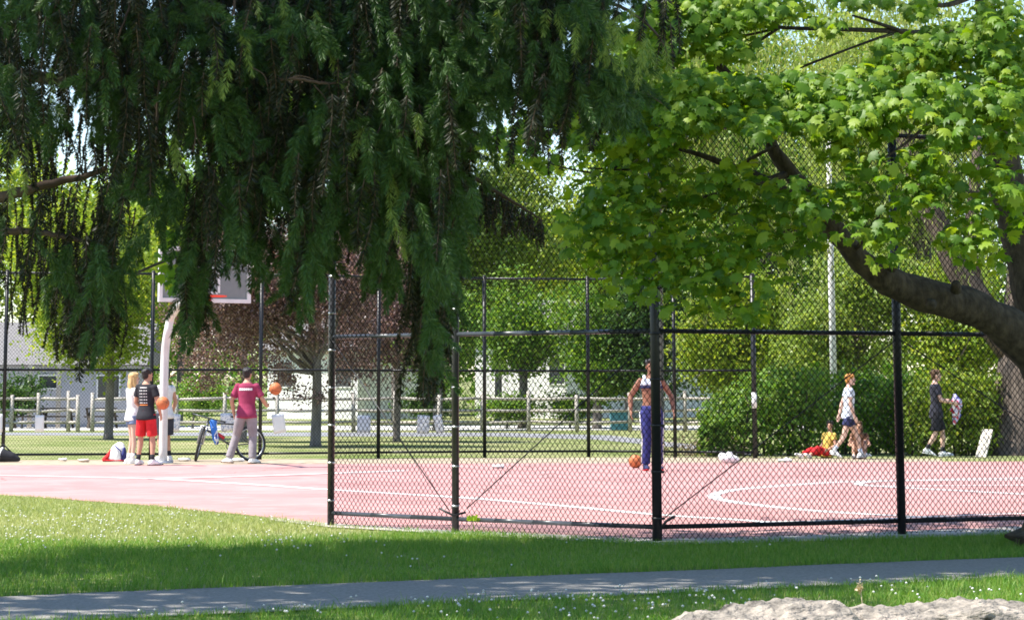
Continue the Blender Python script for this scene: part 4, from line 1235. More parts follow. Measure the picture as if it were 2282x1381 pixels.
# a broad-leaved twig that crosses the view of the backboard
lb = at(395, 560, 8.2)
LB = thing('leafy_branch', 'thin dark twig with lime green broad leaves hanging in front of the backboard', 'branch', lb)
tw_ = [[(300, 610), (350, 588), (395, 572), (440, 545), (470, 500), (480, 440)], [(395, 572), (392, 610), (388, 640)], [(440, 545), (400, 500), (395, 470)], [(395, 572), (420, 610), (430, 650)]]
mb = MB()
for q in tw_:
    pp_ = spline([(x, y) for x, y in q], 12)
    mb.tube([at(x, y, 8.2) - lb for x, y in pp_], [.0045 - .0025 * i / 11 for i in range(12)], 6)
mb.build('twig', M['bark'], LB)
Pl = []
for (cx, cy, n_, sx, sy) in ((385, 480, 22, 24, 24), (410, 525, 16, 30, 20), (375, 560, 8, 20, 14), (400, 610, 16, 26, 22), (430, 570, 8, 14, 20), (560, 470, 12, 14, 40), (378, 635, 5, 10, 10)):
    for k in range(n_): Pl.append(tuple(at(cx + rng.normal() * sx, cy + rng.normal() * sy, 8.2 + rng.normal() * .12) - lb))
Pl = np.array(Pl)
Nl = rng.normal(size=Pl.shape) * .6; Nl[:, 2] += .5; Nl[:, 1] -= .8
Ll = rng.normal(size=Pl.shape) * .5; Ll[:, 2] -= 1
V, Fc = maple_leaves(Pl, Nl, Ll, .042 * (.7 + .6 * rng.random(len(Pl))), .3 + .4 * rng.random(len(Pl)))
obj_me('leaves', mesh_np('leaves', V, Fc), M['lv_maple'], LB)
# ================================================================== grass blades and clover
M['blade'] = leaf_mat('grass_blade', [(.075, .19, .022), (.115, .26, .03), (.17, .31, .045), (.30, .35, .10)], .35, (1.4, 1.4, .5), .5, .3)
M['blade_dry_sunlit'] = leaf_mat('grass_blade_dry_sunlit', [(.22, .29, .07), (.35, .39, .14), (.50, .50, .26)], .3, (1.3, 1.3, .6), .5, .3)  # drier blades, lightened further to paint sunlight into the open zone
ne_x = np.array([p.x for p in NEAR_EDGE]); ne_y = np.array([p.y for p in NEAR_EDGE])
rng = np.random.default_rng(21)
def edge_y(x): return np.interp(x, ne_x, ne_y)
def upv(x): return U0.y + (x - U0.x) * (U1.y - U0.y) / (U1.x - U0.x)
def lov(x): return L0.y + (x - L0.x) * (L1.y - L0.y) / (L1.x - L0.x)

def blades(P, h, w, lean=.45):
    n = len(P)
    a = rng.random(n) * 2 * math.pi
    S = np.stack([np.cos(a), np.sin(a), 0 * a], 1)
    dr = np.stack([rng.normal(size=n), rng.normal(size=n), 0 * a], 1) * lean
    up = np.array([0, 0, 1.0])
    h = h[:, None]; w = w[:, None]
    m1 = P + up * h * .6 + dr * h * .35
    tp = P + up * h + dr * h
    V = np.stack([P - S * w, P + S * w, m1 + S * w * .7, tp, m1 - S * w * .7], 1).reshape(-1, 3)
    b = np.arange(n)[:, None] * 5
    return V, (b + np.array([[0, 1, 2, 3]])), (b + np.array([[0, 2, 3, 4]]))

def grow(name, x0, x1, y0, y1, n, hmin, hmax, wd, keep, mat, label):
    x = rng.uniform(x0, x1, n); y = rng.uniform(y0, y1, n)
    ok = keep(x, y)
    x, y = x[ok], y[ok]
    # thick and thin patches
    pt = np.sin(x * 1.7 + np.sin(y * 2.1)) * np.sin(y * 1.3 + x * .6)
    h = rng.uniform(hmin, hmax, len(x)) * (1 + .25 * pt)
    long_ = rng.random(len(x)) < .012
    h = np.where(long_, h * 1.9, h)
    P = np.stack([x, y, 0 * x], 1)
    V, Fa, Fb = blades(P, h, wd * (.7 + .6 * rng.random(len(x))))
    b = np.arange(len(x))[:, None] * 5
    Fc = np.concatenate([b + np.array([[0, 1, 2, 4]]), ], 0)
    tri = b + np.array([[4, 2, 3, 3]])
    me = mesh_np(name, V, np.concatenate([b + np.array([[0, 1, 2]]), b + np.array([[0, 2, 4]]), b + np.array([[4, 2, 3]])]))
    return tag(obj_me(name, me, M[mat]), label, 'grass', None, 'stuff')

fr = lambda x, y: (np.abs(x) / y < .30)
rag = lambda x: .04 * np.sin(x * 7) + .03 * np.sin(x * 17)
grow('lawn_grass', -5, 9, 15.0, 27.5, 330000, .030, .065, .0024,
     lambda x, y: fr(x, y) & (((y > upv(x) - .02 + rag(x)) & (y < edge_y(x) - .05 + rag(x))) | (y < lov(x) + .02 + rag(x + 3))) & (rng.random(len(x)) < np.clip((25.0 - y) / 1.5 + np.clip((x + 1.6) / 2.6, 0, 1) * 2, 0, 1)), 'blade',
     'short green grass along both sides of the footpath')
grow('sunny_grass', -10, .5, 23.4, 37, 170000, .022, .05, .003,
     lambda x, y: fr(x, y) & (y < edge_y(x) - .05 + rag(x)) & (rng.random(len(x)) < np.clip((y - 23.0) / 1.8, 0, 1) * np.clip((.6 - x) / 2.2, 0, 1)), 'blade_dry_sunlit',
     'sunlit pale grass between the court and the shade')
# longer tufts along the path edges and the fence foot
grow('edge_tufts', -5, 8, 16, 24, 60000, .05, .10, .0024, lambda x, y: fr(x, y) & (np.abs(y - upv(x) - .06) < .07) & (rng.random(len(x)) < .9), 'blade', 'longer grass tufts along the upper edge of the footpath')
grow('edge_tufts', -5, 8, 15, 22, 60000, .04, .09, .0024, lambda x, y: fr(x, y) & (np.abs(y - lov(x) + .05) < .07), 'blade', 'longer grass tufts along the lower edge of the footpath')
grow('fence_tufts', -2, 9, 24, 29, 60000, .03, .09, .0026, lambda x, y: fr(x, y) & (np.abs(y - edge_y(x) + .02) < .05) & (np.sin(x * 5) + np.sin(x * 13) > -.4), 'blade', 'uneven grass tufts at the foot of the near fence')

# white clover heads
M['clover'] = pm('clover', (.72, .72, .66), .8, .15, 60)
cl = []
def scat(n, px0, px1, py0, py1, sig=0):
    k = 0
    while k < n:
        p = gp(rng.uniform(px0, px1), py0 + (py1 - py0) * rng.random())
        for j in range(1 + int(rng.random() * 5)):
            cl.append((p.x + rng.normal() * .16, p.y + rng.normal() * .35)); k += 1
scat(190, 0, 420, 1140, 1225); scat(80, 150, 740, 1150, 1215); scat(35, 380, 800, 1205, 1245); scat(30, 0, 2282, 1215, 1300)
scat(50, 240, 1000, 1352, 1381); scat(120, 1000, 1700, 1330, 1381); scat(34, 1700, 2282, 1300, 1345)
co = [(0, 0, 1), (1, 0, 0), (0, 1, 0), (-1, 0, 0), (0, -1, 0), (0, 0, -1), (.75, .75, .5), (-.75, .75, .5), (-.75, -.75, .5), (.75, -.75, .5)]
ff_ = [(0, 1, 6), (0, 6, 2), (0, 2, 7), (0, 7, 3), (0, 3, 8), (0, 8, 4), (0, 4, 9), (0, 9, 1), (5, 6, 1), (5, 2, 6), (5, 7, 2), (5, 3, 7), (5, 8, 3), (5, 4, 8), (5, 9, 4), (5, 1, 9)]
Vc, Fq = [], []
for (x, y) in cl:
    if lov(x) + .05 < y < upv(x) - .05 or y > edge_y(x) - .1: continue
    r = rng.uniform(.006, .0105); z = rng.uniform(.04, .085)
    b = len(Vc)
    Vc += [(x + c[0] * r, y + c[1] * r, z + c[2] * r) for c in co]
    Fq += [tuple(b + i for i in f) for f in ff_]
tag(obj_me('clover_flowers', mesh_np('clover_flowers', np.array(Vc), np.array(Fq), True), M['clover']), 'white clover heads dotted through the grass', 'clover', None, 'stuff')

# small green weed caught on the bottom rail of the near fence
wp = at(1053, 1155, f1.lerp(f2, .085).y - .09)
t = thing('weed', 'small bright green weed growing at the near fence beside the second post', 'weed', (wp.x, wp.y, 0))
Pq = np.stack([rng.normal(size=26) * .03, rng.normal(size=26) * .02, wp.z + rng.normal(size=26) * .018], 1)
V, Fc = leaf_quads(Pq, rand_dirs(rng, 26, .4), rng.normal(size=(26, 3)), .055 * (.7 + .6 * rng.random(26)), .7)
M['lv_weed'] = leaf_mat('weed_leaf', [(.20, .33, .02), (.28, .40, .03)], .35)
obj_me('leaf_cluster', mesh_np('leaf_cluster', V, Fc), M['lv_weed'], t)
MB().tube([(0, 0, 0), (.01, 0, wp.z * .5), (0, 0, wp.z)], .004, 5).build('stem', M['lv_weed'], t)

# ================================================================== rocks at the lower right
m, nt, b = new_mat('rock')
N_, L_ = nt.nodes, nt.links
tc = N_.new('ShaderNodeTexCoord')
n1 = N_.new('ShaderNodeTexNoise'); n1.inputs['Scale'].default_value = 5; n1.inputs['Detail'].default_value = 9; n1.inputs['Roughness'].default_value = .68
mp = N_.new('ShaderNodeMapping'); mp.inputs['Scale'].default_value = (1, 1, 2.4)
L_.new(tc.outputs['Object'], mp.inputs['Vector']); L_.new(mp.outputs['Vector'], n1.inputs['Vector'])
cr = N_.new('ShaderNodeValToRGB'); e_ = cr.color_ramp.elements
e_[0].position = .34; e_[0].color = (.05, .045, .04, 1); e_[1].position = .64; e_[1].color = (.43, .375, .315, 1)
x_ = e_.new(.46); x_.color = (.21, .19, .165, 1)
L_.new(n1.outputs['Fac'], cr.inputs['Fac']); L_.new(cr.outputs['Color'], b.inputs['Base Color'])
n2 = N_.new('ShaderNodeTexNoise'); n2.inputs['Scale'].default_value = 22; n2.inputs['Detail'].default_value = 8
L_.new(mp.outputs['Vector'], n2.inputs['Vector'])
bp = N_.new('ShaderNodeBump'); bp.inputs['Strength'].default_value = 1.0; bp.inputs['Distance'].default_value = .05
L_.new(n2.outputs['Fac'], bp.inputs['Height']); L_.new(bp.outputs['Normal'], b.inputs['Normal'])
b.inputs['Roughness'].default_value = .92; b.inputs['Specular IOR Level'].default_value = .2
M['rock'] = m
def rock(label, Y, top, depth, seed):
    """top: (px, py) outline of the upper edge"""
    xs_ = np.linspace(top[0][0], top[-1][0], 200)
    ys_ = np.interp(xs_, [p[0] for p in top], [p[1] for p in top])
    o = at(top[len(top) // 2][0], 1381, Y); o.z = 0
    nj = 44
    vs, fs = [], []
    for i, (x, y) in enumerate(zip(xs_, ys_)):
        p = at(x, y, Y)
        for j in range(nj):
            th = math.pi * j / (nj - 1)
            yy = -math.cos(th) * depth * .5
            zz = max(0, p.z) * math.sin(th) ** .55
            q = Vector((p.x, Y + yy, zz))
            nn = noise.fractal(q * 4.2 + Vector((seed, 0, 0)), 1.0, 2.0, 5) * .045 - abs(noise.noise(q * 7 + Vector((seed, 3, 0)))) * .045 + noise.noise(q * 30) * .008
            lay = .02 * math.sin(q.z * 55 + 3 * noise.noise(q * 3))
            q += Vector((0, -math.cos(th) * (nn + lay), math.sin(th) * nn))
            if j in (0, nj - 1): q.z = -.05
            vs.append(q - o)
    for i in range(len(xs_) - 1):
        for j in range(nj - 1):
            fs.append((i * nj + j, (i + 1) * nj + j, (i + 1) * nj + j + 1, i * nj + j + 1))
    fs.append(tuple(range(nj))); fs.append(tuple((len(xs_) - 1) * nj + j for j in range(nj))[::-1])
    ob = MB().raw(vs, fs, True).build('rock', M['rock'])
    ob.location = o
    return tag(ob, label, 'rock', 'rocks at the edge of the lawn')
rock('weathered grey boulder with dark cracks and a raised hump at the bottom edge', 14.7, [(1470, 1392), (1540, 1374), (1600, 1368), (1640, 1352), (1690, 1354), (1722, 1351), (1745, 1338), (1800, 1334), (1850, 1332), (1880, 1339), (1898, 1360), (1915, 1387)], .9, 1.0)
rock('low pale sunlit boulder in the bottom right corner', 15.2, [(1880, 1392), (1905, 1358), (1960, 1356), (2030, 1351), (2090, 1342), (2150, 1336), (2200, 1336), (2260, 1342), (2400, 1340)], 1.0, 4.0)
# pale dried flower stalks between the rocks
fp_ = at(1945, 1345, 15.3)
t = thing('dry_flower', 'pale dried flower stalk standing behind the bright boulder', 'flower', (fp_.x, 15.75, 0))
Pq = np.stack([rng.normal(size=60) * .010, rng.normal(size=60) * .010, .215 + rng.normal(size=60) * .014], 1)
V, Fc = leaf_quads(Pq, rand_dirs(rng, 60, .3), rng.normal(size=(60, 3)), .022 * (.7 + .6 * rng.random(60)), .7)
M['lv_pale'] = leaf_mat('pale_petal', [(.45, .36, .2), (.6, .52, .36)], .2)
obj_me('flower_head', mesh_np('flower_head', V, Fc), M['lv_pale'], t)
MB().tube([(0, 0, 0), (.01, 0, .12), (0, 0, .215)], .003, 5).build('stem', M['lv_pale'], t)
# ================================================================== people
SKIN = {'fair': pm('skin_fair', (.62, .40, .31), .55, .06, 10), 'tan': pm('skin_tan', (.50, .28, .19), .55, .08, 10), 'brown': pm('skin_brown', (.26, .12, .075), .5, .08, 10), 'olive': pm('skin_olive', (.36, .22, .15), .55, .08, 10)}
def cloth(name, col, var=.16): return pm(name, col, .85, var, 7, .35, spec=.15, bscale=14)
M['eye'] = pm('eye', (.02, .015, .012), .3, .1, 20)


def person(label, loc, heading, height, pose, skin, voxel=.0085, drop=0.0, lean=0.0, girl=False, head_yaw=0.0):
    """local frame: +y is where the person faces, +x their right hand side; pose overrides joint positions"""
    J = dict(hipL=(-.09, 0, .92), hipR=(.09, 0, .92), kneeL=(-.10, .02, .50), kneeR=(.10, .02, .50), ankL=(-.11, -.02, .085), ankR=(.11, -.02, .085),
             toeL=(-.13, .15, .03), toeR=(.13, .15, .03), shL=(-.172, -.01, 1.405), shR=(.172, -.01, 1.405), elL=(-.25, -.04, 1.15), elR=(.25, -.04, 1.15),
             wrL=(-.27, .05, .90), wrR=(.27, .05, .90), head=(0, .025, 1.635), neck=(0, -.01, 1.49))
    upper = {'shL', 'shR', 'elL', 'elR', 'wrL', 'wrR', 'head', 'neck'}
    for k, v in pose.items(): J[k] = v
    rotl = Matrix.Rotation(-lean, 4, 'X')
    piv = Vector((0, 0, .95))
    def up(p):
        return rotl @ (Vector(p) - piv) + piv - Vector((0, 0, drop))
    for k in list(J):
        p = Vector(J[k])
        if k in upper: J[k] = up(p)
        elif k.startswith('hip'): J[k] = p - Vector((0, 0, drop))
        else: J[k] = p
    sw = .90 if girl else 1.0
    T = [((0, 0, .90), .150, .105), ((0, 0, .98), .158, .108), ((0, .005, 1.08), .135 * (0.93 if girl else 1), .092), ((0, .005, 1.22), .15 * sw, .102), ((0, 0, 1.34), .168 * sw, .108), ((0, -.01, 1.42), .150 * sw, .092), ((0, -.012, 1.47), .085, .07)]
    T = [(up(c), a, b) for c, a, b in T]
    side = {}
    B = MB()
    B.loft(T, (1, 0, 0), 18)
    hd = J['head']; nk = J['neck']
    B.loft([(nk - Vector((0, 0, .05)), .058, .056), (nk.lerp(hd, .35), .052, .053), (nk.lerp(hd, .7), .052, .055)], (1, 0, 0), 12)
    hr = Matrix.Rotation(head_yaw, 4, 'Z')
    def hp(x, y, z): return hd + hr @ Vector((x, y, z))
    B.ell(hp(0, -.012, .03), (.074, .094, .095), hr, 16, 12)
    B.ell(hp(0, .022, -.035), (.058, .066, .078), hr, 14, 10)
    B.ell(hp(0, .092, -.012), (.013, .022, .024), hr, 8, 6)
    B.ell(hp(0, .083, .026), (.05, .014, .012), hr, 8, 6)
    B.ell(hp(0, .083, -.055), (.024, .010, .010), hr, 8, 6)
    B.ell(hp(0, .075, -.088), (.026, .018, .018), hr, 8, 6)
    for sx in (-1, 1):
        B.ell(hp(sx * .075, -.01, -.005), (.012, .02, .032), hr, 8, 6)
    def seg(a, b, ra, rm, rb, n=12):
        a, b = Vector(a), Vector(b)
        B.loft([(a, ra, ra), (a.lerp(b, .4), rm, rm), (b, rb, rb)], (1, 0, 0) if abs((b - a).normalized().x) < .9 else (0, 1, 0), n)
    g = .88 if girl else 1.0
    for s in 'LR':
        sx = -1 if s == 'L' else 1
        B.ell(J['sh' + s], (.055 * g, .055 * g, .055 * g), None, 12, 8)
        seg(J['sh' + s], J['el' + s], .052 * g, .050 * g, .040 * g)
        seg(J['el' + s], J['wr' + s], .042 * g, .042 * g, .026 * g)
        # hand
        el, wr = J['el' + s], J['wr' + s]
        d = (wr - el).normalized()
        if 'hd' + s in pose: d = Vector(pose['hd' + s]).normalized()
        nrm = Vector((sx, 0, 0)) - d * d.x * sx          # back of hand faces outwards
        if nrm.length < .2: nrm = Vector((0, 0, 1)) - d * d.z
        nrm.normalize()
        sd_ = d.cross(nrm).normalized()                  # across the palm
        if sd_.dot(Vector((0, 1, .3))) < 0: sd_ = -sd_   # thumb side forwards
        c0 = wr + d * .02; c1 = wr + d * .085
        B.loft([(wr, .026, .02), (c0, .032, .017), (c1, .040, .015)], sd_, 12, .6)
        for k, (o, ln) in enumerate(((.030, .066), (.010, .076), (-.010, .071), (-.029, .056))):
            a = c1 + sd_ * o
            m1 = a + d * ln * .55 - nrm * ln * .12
            e1 = m1 + d * ln * .42 - nrm * ln * .32
            B.tube([a - d * .015, m1, e1], [.0098, .0092, .0075], 8)
        a = c0 + sd_ * .026
        B.tube([a, a + sd_ * .025 + d * .022 - nrm * .008, a + sd_ * .033 + d * .052 - nrm * .014], [.013, .011, .009], 8)
        # leg
        hp_, kn, an, to = [Vector(J[k + s]) for k in ('hip', 'knee', 'ank', 'toe')]
        seg(hp_, kn, .088 * (.95 if girl else 1), .080 * g, .053 * g, 14)
        cf = kn.lerp(an, .3)
        back = (kn - an).cross(Vector((1, 0, 0))).normalized() * .014
        B.loft([(kn, .053 * g, .053 * g), (cf + back, .055 * g, .058 * g), (kn.lerp(an, .65), .043 * g, .043 * g), (an, .034, .036)], (1, 0, 0), 12)
        ft = (to - an); ft.z = 0
        hl = an + Vector((0, 0, -.035)) - ft.normalized() * .04
        B.loft([(hl, .033, .038), (an.lerp(to, .45) + Vector((0, 0, -.012)), .040, .034), (to, .043, .022)], Vector((0, 0, 1)).cross(ft).normalized(), 12)
    o = B.remeshed('person', SKIN[skin], voxel, None, 3)
    o.location = loc
    o.rotation_euler = (0, 0, heading)
    k = height / 1.75
    o.scale = (k, k, k)
    tag(o, label, 'person', 'people on and beside the court')
    e = MB()
    for sx in (-1, 1):
        eb = MB(); eb.ell(hp(sx * .030, .083, .006), (.012, .008, .009), hr, 10, 6)
        eb.build('eye', M['eye'], o)
    o['J'] = 0
    del o['J']
    return o, J, T, hp, hr


def grown(T, i0, i1, d, dz0=0.0):
    return [(c + Vector((0, 0, dz0 if i == 0 else 0)), a + d, b + d) for i, (c, a, b) in enumerate(T[i0:i1])]


def shirt(o, J, T, m, sleeve=.55, d=.016, long=.0, name='shirt', i0=0, vox=.011, sl_r=.062, wide=0.0, no_sleeve=False):
    B = MB()
    rings = grown(T, i0, 7, d)
    c, a, b = rings[0]
    down = (rings[0][0] - rings[1][0]).normalized()
    rings = [(c + down * (.07 + long), a + .020 + wide, b + .026 + wide), (c + down * .01, a + .016 + wide, b + .022 + wide)] + rings[1:]
    c, a, b = rings[-1]
    rings[-1] = (c - Vector((0, 0, .004)), a - .004, b - .004)
    B.loft(rings, (1, 0, 0), 22, .12)
    for s in 'LR':
        sh, el = J['sh' + s], J['el' + s]
        if no_sleeve: continue
        e = sh.lerp(el, sleeve)
        B.ell(sh - Vector((0, 0, .002)), (.070, .070, .069), None, 12, 8)
        B.loft([(sh, .064, .064), (sh.lerp(e, .6), sl_r, sl_r), (e, sl_r + .006, sl_r + .006)], (1, 0, 0), 14, .15)
    return B.remeshed(name, m, vox, o, 2)


def legs_cloth(o, J, T, m, to=.85, r0=.105, r1=.085, name='shorts', vox=.011, waist=1.0):
    """shorts (to < 1: part of the thigh) or trousers (to > 1: beyond the knee down the shin)"""
    B = MB()
    rings = [(c, a + .014, b + .016) for c, a, b in T[:2]]
    rings.append((T[1][0].lerp(T[2][0], .35), T[1][1] + .004, T[1][2] + .008))
    lo = (rings[0][0] - rings[1][0]).normalized()
    rings = [(rings[0][0] + lo * .05, rings[0][1] - .01, rings[0][2])] + rings
    B.loft(rings, (1, 0, 0), 20, .25)
    for s in 'LR':
        hip, kn, an = [Vector(J[k + s]) for k in ('hip', 'knee', 'ank')]
        if to <= 1:
            e = hip.lerp(kn, to)
            B.loft([(hip, r0, r0), (hip.lerp(e, .5), (r0 + r1) / 2, (r0 + r1) / 2), (e, r1, r1 + .004)], (1, 0, 0), 16, .12)
        else:
            e = kn.lerp(an, to - 1)
            B.loft([(hip, r0, r0), (hip.lerp(kn, .6), r0 * .86, r0 * .88), (kn, r1, r1), (kn.lerp(e, .55), r1 * .97, r1), (e, r1 * .95, r1)], (1, 0, 0), 16, .15)
    return B.remeshed(name, m, vox, o, 2)


def shoes(o, J, m, sole=None, sock=None, k=1.0):
    for s in 'LR':
        an, to = Vector(J['ank' + s]), Vector(J['toe' + s])
        f = to - an; fl = Vector((f.x, f.y, 0)).normalized()
        dn = Vector((0, 0, -1))
        pitch = (to.z - an.z) + .055
        B = MB()
        hl = an + dn * .045 - fl * .055
        B.loft([(hl, .044 * k, .048), (an.lerp(to, .35) + dn * .015, .047 * k, .050), (an.lerp(to, .75) + dn * .005, .052 * k, .038), (to + fl * .02, .048 * k, .028)], Vector((0, 0, 1)).cross(fl).normalized(), 14, .8)
        B.loft([(an + dn * .02, .046, .05), (an + Vector((0, 0, .02)), .043, .046)], (1, 0, 0), 12, .3)
        sh = B.remeshed('shoe', m, .009, o, 2)
        if sole is not None:
            b2 = MB()
            n = Vector((0, 0, 1)).cross(fl).normalized()
            pts = [hl - fl * .04 + dn * .035, an.lerp(to, .4) + dn * .052 + Vector((0, 0, 0)), to + fl * .055 + dn * .012]
            b2.loft([(pts[0], .043, .012), (pts[1], .046, .012), (pts[2], .040, .012)], n, 12, .6)
            b2.build('sole', sole, sh)
        if sock is not None:
            kn = Vector(J['knee' + s])
            b3 = MB(); b3.loft([(an, .042, .044), (an.lerp(kn, .26), .044, .046)], (1, 0, 0), 12, .15)
            b3.build('sock', sock, o)


def hair(o, hp, hr, m, kind='short', voxel=.0085, name='hair'):
    B = MB()
    if kind == 'cap':
        B.ell(hp(0, -.012, .048), (.085, .105, .088), hr, 18, 12)
        B.loft([(hp(0, .06, .058), .066, .010), (hp(0, .15, .045), .05, .008)], hr @ Vector((1, 0, 0)), 12, .5)
        return B.remeshed('cap', m, voxel, o, 2)
    B.ell(hp(0, -.026, .046), (.084, .100, .090), hr, 18, 12)
    B.ell(hp(0, -.055, .0), (.075, .060, .085), hr, 14, 10)
    B.ell(hp(0, .042, .095), (.060, .045, .035), hr, 12, 8)
    rr = random.Random(len(kind) * 7 + 3)
    nb = 26 if kind != 'long' else 12
    for k in range(nb):
        a, z = rr.uniform(0, 6.28), rr.uniform(.04, .13)
        q = Vector((.07 * math.cos(a), -.02 + .085 * math.sin(a), z * .9))
        if q.y > .055 and z < .09: continue
        B.ell(hp(*q), (.026, .026, .022), None, 8, 6)
    if kind == 'long':
        B.loft([(hp(0, -.07, .03), .075, .045), (hp(0, -.09, -.10), .085, .042), (hp(.01, -.085, -.22), .078, .036), (hp(.015, -.07, -.31), .045, .022)], hr @ Vector((1, 0, 0)), 16)
        for sx in (-1, 1):
            B.loft([(hp(sx * .07, -.02, .02), .022, .045), (hp(sx * .082, -.02, -.10), .022, .04), (hp(sx * .075, -.01, -.20), .018, .03)], hr @ Vector((1, 0, 0)), 10)
    if kind == 'bun':
        B.loft([(hp(0, -.09, .06), .04, .04), (hp(0, -.13, .03), .035, .035), (hp(0, -.15, -.06), .02, .02)], hr @ Vector((1, 0, 0)), 12)
    return B.remeshed(name, m, voxel, o, 2)


def print_on(o, target, rects, m, name, back=True):
    """flat printed marks wrapped on to the cloth; rects (x0,x1,z0,z1) in the person's frame"""
    dg = bpy.context.evaluated_depsgraph_get(); dg.update()
    bv = BVHTree.FromPolygons([v.co.copy() for v in target.data.vertices], [tuple(p.vertices) for p in target.data.polygons])
    mb = MB()
    for (x0, x1, z0, z1) in rects:
        nx = max(2, int((x1 - x0) / .02) + 1); nz = max(2, int((z1 - z0) / .02) + 1)
        vs, ok = [], True
        for j in range(nz):
            for i in range(nx):
                x = x0 + (x1 - x0) * i / (nx - 1); z = z0 + (z1 - z0) * j / (nz - 1)
                h = bv.ray_cast(Vector((x, -1 if back else 1, z)), Vector((0, 1 if back else -1, 0)))
                if h[0] is None: ok = False; continue
                vs.append(h[0] + h[1] * .004)
        if not ok: continue
        fs = [(j * nx + i, j * nx + i + 1, (j + 1) * nx + i + 1, (j + 1) * nx + i) for j in range(nz - 1) for i in range(nx - 1)]
        mb.raw(vs, fs, True)
    return mb.build(name, m, o)


CM = {k: cloth('cloth_' + k, v) for k, v in dict(white=(.78, .77, .76), black=(.030, .030, .036), navy=(.035, .04, .10), blue=(.04, .045, .17), maroon=(.30, .045, .10), grey=(.28, .255, .275),
      red=(.60, .03, .035), denim=(.16, .20, .32), dark=(.05, .05, .065), paleblue=(.58, .63, .72), yellow=(.60, .42, .10), beige=(.55, .45, .38), brown=(.16, .085, .05)).items()}
HM = {'blond': pm('hair_blond', (.55, .36, .16), .5, .2, 30, .3, stretch=(4, 4, 1)), 'black': pm('hair_black', (.02, .018, .018), .45, .2, 30, .3, stretch=(4, 4, 1)),
      'ginger': pm('hair_ginger', (.52, .24, .06), .5, .2, 30, .3, stretch=(4, 4, 1)), 'brown': pm('hair_brown', (.12, .07, .04), .5, .2, 30, .3, stretch=(4, 4, 1))}
M['white_rubber'] = pm('white_rubber', (.75, .75, .75), .6, .05, 9)
def stand(px, py): g = gp(px, py); return Vector((g.x, g.y, .008))

# 1 blond girl: long hair, white top, denim shorts, arms folded, turned to the right
loc = stand(293, 1033)
o, J, T, hp, hr = person('blond girl in white top and denim shorts, left of the boy in red shorts', loc, R(-62), 1.70,
    dict(elL=(-.23, .06, 1.17), wrL=(.02, .20, 1.16), elR=(.23, .06, 1.17), wrR=(-.04, .22, 1.12), hipL=(-.085, 0, .92), hipR=(.085, 0, .92), kneeL=(-.09, .03, .50), kneeR=(.10, .0, .50)), 'fair', girl=True)
shirt(o, J, T, CM['white'], .5); legs_cloth(o, J, T, CM['denim'], .38, .10, .098); shoes(o, J, CM['white'], M['white_rubber'], CM['white']); hair(o, hp, hr, HM['blond'], 'long')

# 2 boy in red shorts, back to us
loc = stand(324, 1037)
o, J, T, hp, hr = person('boy in a black printed t-shirt and red shorts, standing with his back turned', loc, R(-28), 1.77,
    dict(kneeL=(-.13, .02, .50), ankL=(-.15, -.02, .085), toeL=(-.20, .14, .03), kneeR=(.13, .02, .50), ankR=(.17, -.02, .085), toeR=(.23, .13, .03), elR=(.25, .0, 1.14), wrR=(.23, .12, .93), elL=(-.25, .02, 1.15), wrL=(-.18, .18, 1.02)), 'tan', head_yaw=R(-22))
s_ = shirt(o, J, T, CM['black'], .6, long=.0, sl_r=.066, wide=.016)
rows = []
for j in range(5):
    z = 1.345 - j * .055
    rows += [(-.08, -.055, z, z + .014), (-.042, -.012, z, z + .014), (.012, .042, z, z + .014), (.055, .08, z, z + .014)]
rows.append((-.075, .075, 1.40, 1.414))
print_on(o, s_, rows, CM['white'], 'shirt_print'); print_on(o, s_, [(-.085, .085, 1.085, 1.102)], pm('print_orange', (.75, .25, .06), .8), 'print_stripe')
legs_cloth(o, J, T, CM['red'], .92, .102, .098); shoes(o, J, CM['white'], CM['black'], CM['black']); hair(o, hp, hr, HM['black'], 'short')

# 3 man in a white sleeveless top behind the pole
loc = stand(357, 1030); loc.y += .9; loc.x -= .02
o, J, T, hp, hr = person('man in a loose white top and long dark shorts, half hidden by the hoop pole', loc, R(48), 1.76,
    dict(elL=(-.26, .06, 1.16), wrL=(-.16, .24, 1.05), elR=(.26, -.02, 1.15), wrR=(.25, .08, .92)), 'tan')
shirt(o, J, T, CM['white'], .25, wide=.02, sl_r=.06); legs_cloth(o, J, T, CM['dark'], .98, .115, .115); shoes(o, J, CM['white'], M['white_rubber'], CM['black']); hair(o, hp, hr, HM['black'], 'short')

# 4 man in maroon shirt and grey trousers, shooting
loc = stand(548, 1033)
o, J, T, hp, hr = person('man in a maroon t-shirt, grey trousers and black cap, legs apart, back turned', loc, R(-8), 1.80,
    dict(hipL=(-.09, -.02, .90), kneeL=(-.20, .06, .50), ankL=(-.315, -.02, .095), toeL=(-.42, .05, .035), hipR=(.09, 0, .91), kneeR=(.12, .03, .49), ankR=(.13, -.04, .085), toeR=(.20, .11, .03),
         elL=(-.28, -.03, 1.15), wrL=(-.25, .07, .90), elR=(.30, .02, 1.17), wrR=(.33, .22, 1.06), hdR=(.25, .9, .2)), 'tan', head_yaw=R(-12), lean=R(4))
s_ = shirt(o, J, T, CM['maroon'], .75, d=.022, long=.0, sl_r=.066, wide=.012)
print_on(o, s_, [(-.125, -.085, 1.335, 1.375), (-.078, -.045, 1.335, 1.375), (-.038, -.008, 1.335, 1.375), (-.001, .03, 1.335, 1.375), (.037, .072, 1.335, 1.375), (.079, .12, 1.335, 1.375), (-.125, .12, 1.345, 1.365)], CM['white'], 'shirt_print')
legs_cloth(o, J, T, CM['grey'], 1.96, .112, .078, 'trousers'); shoes(o, J, CM['white'], CM['brown']); hair(o, hp, hr, CM['black'], 'cap')
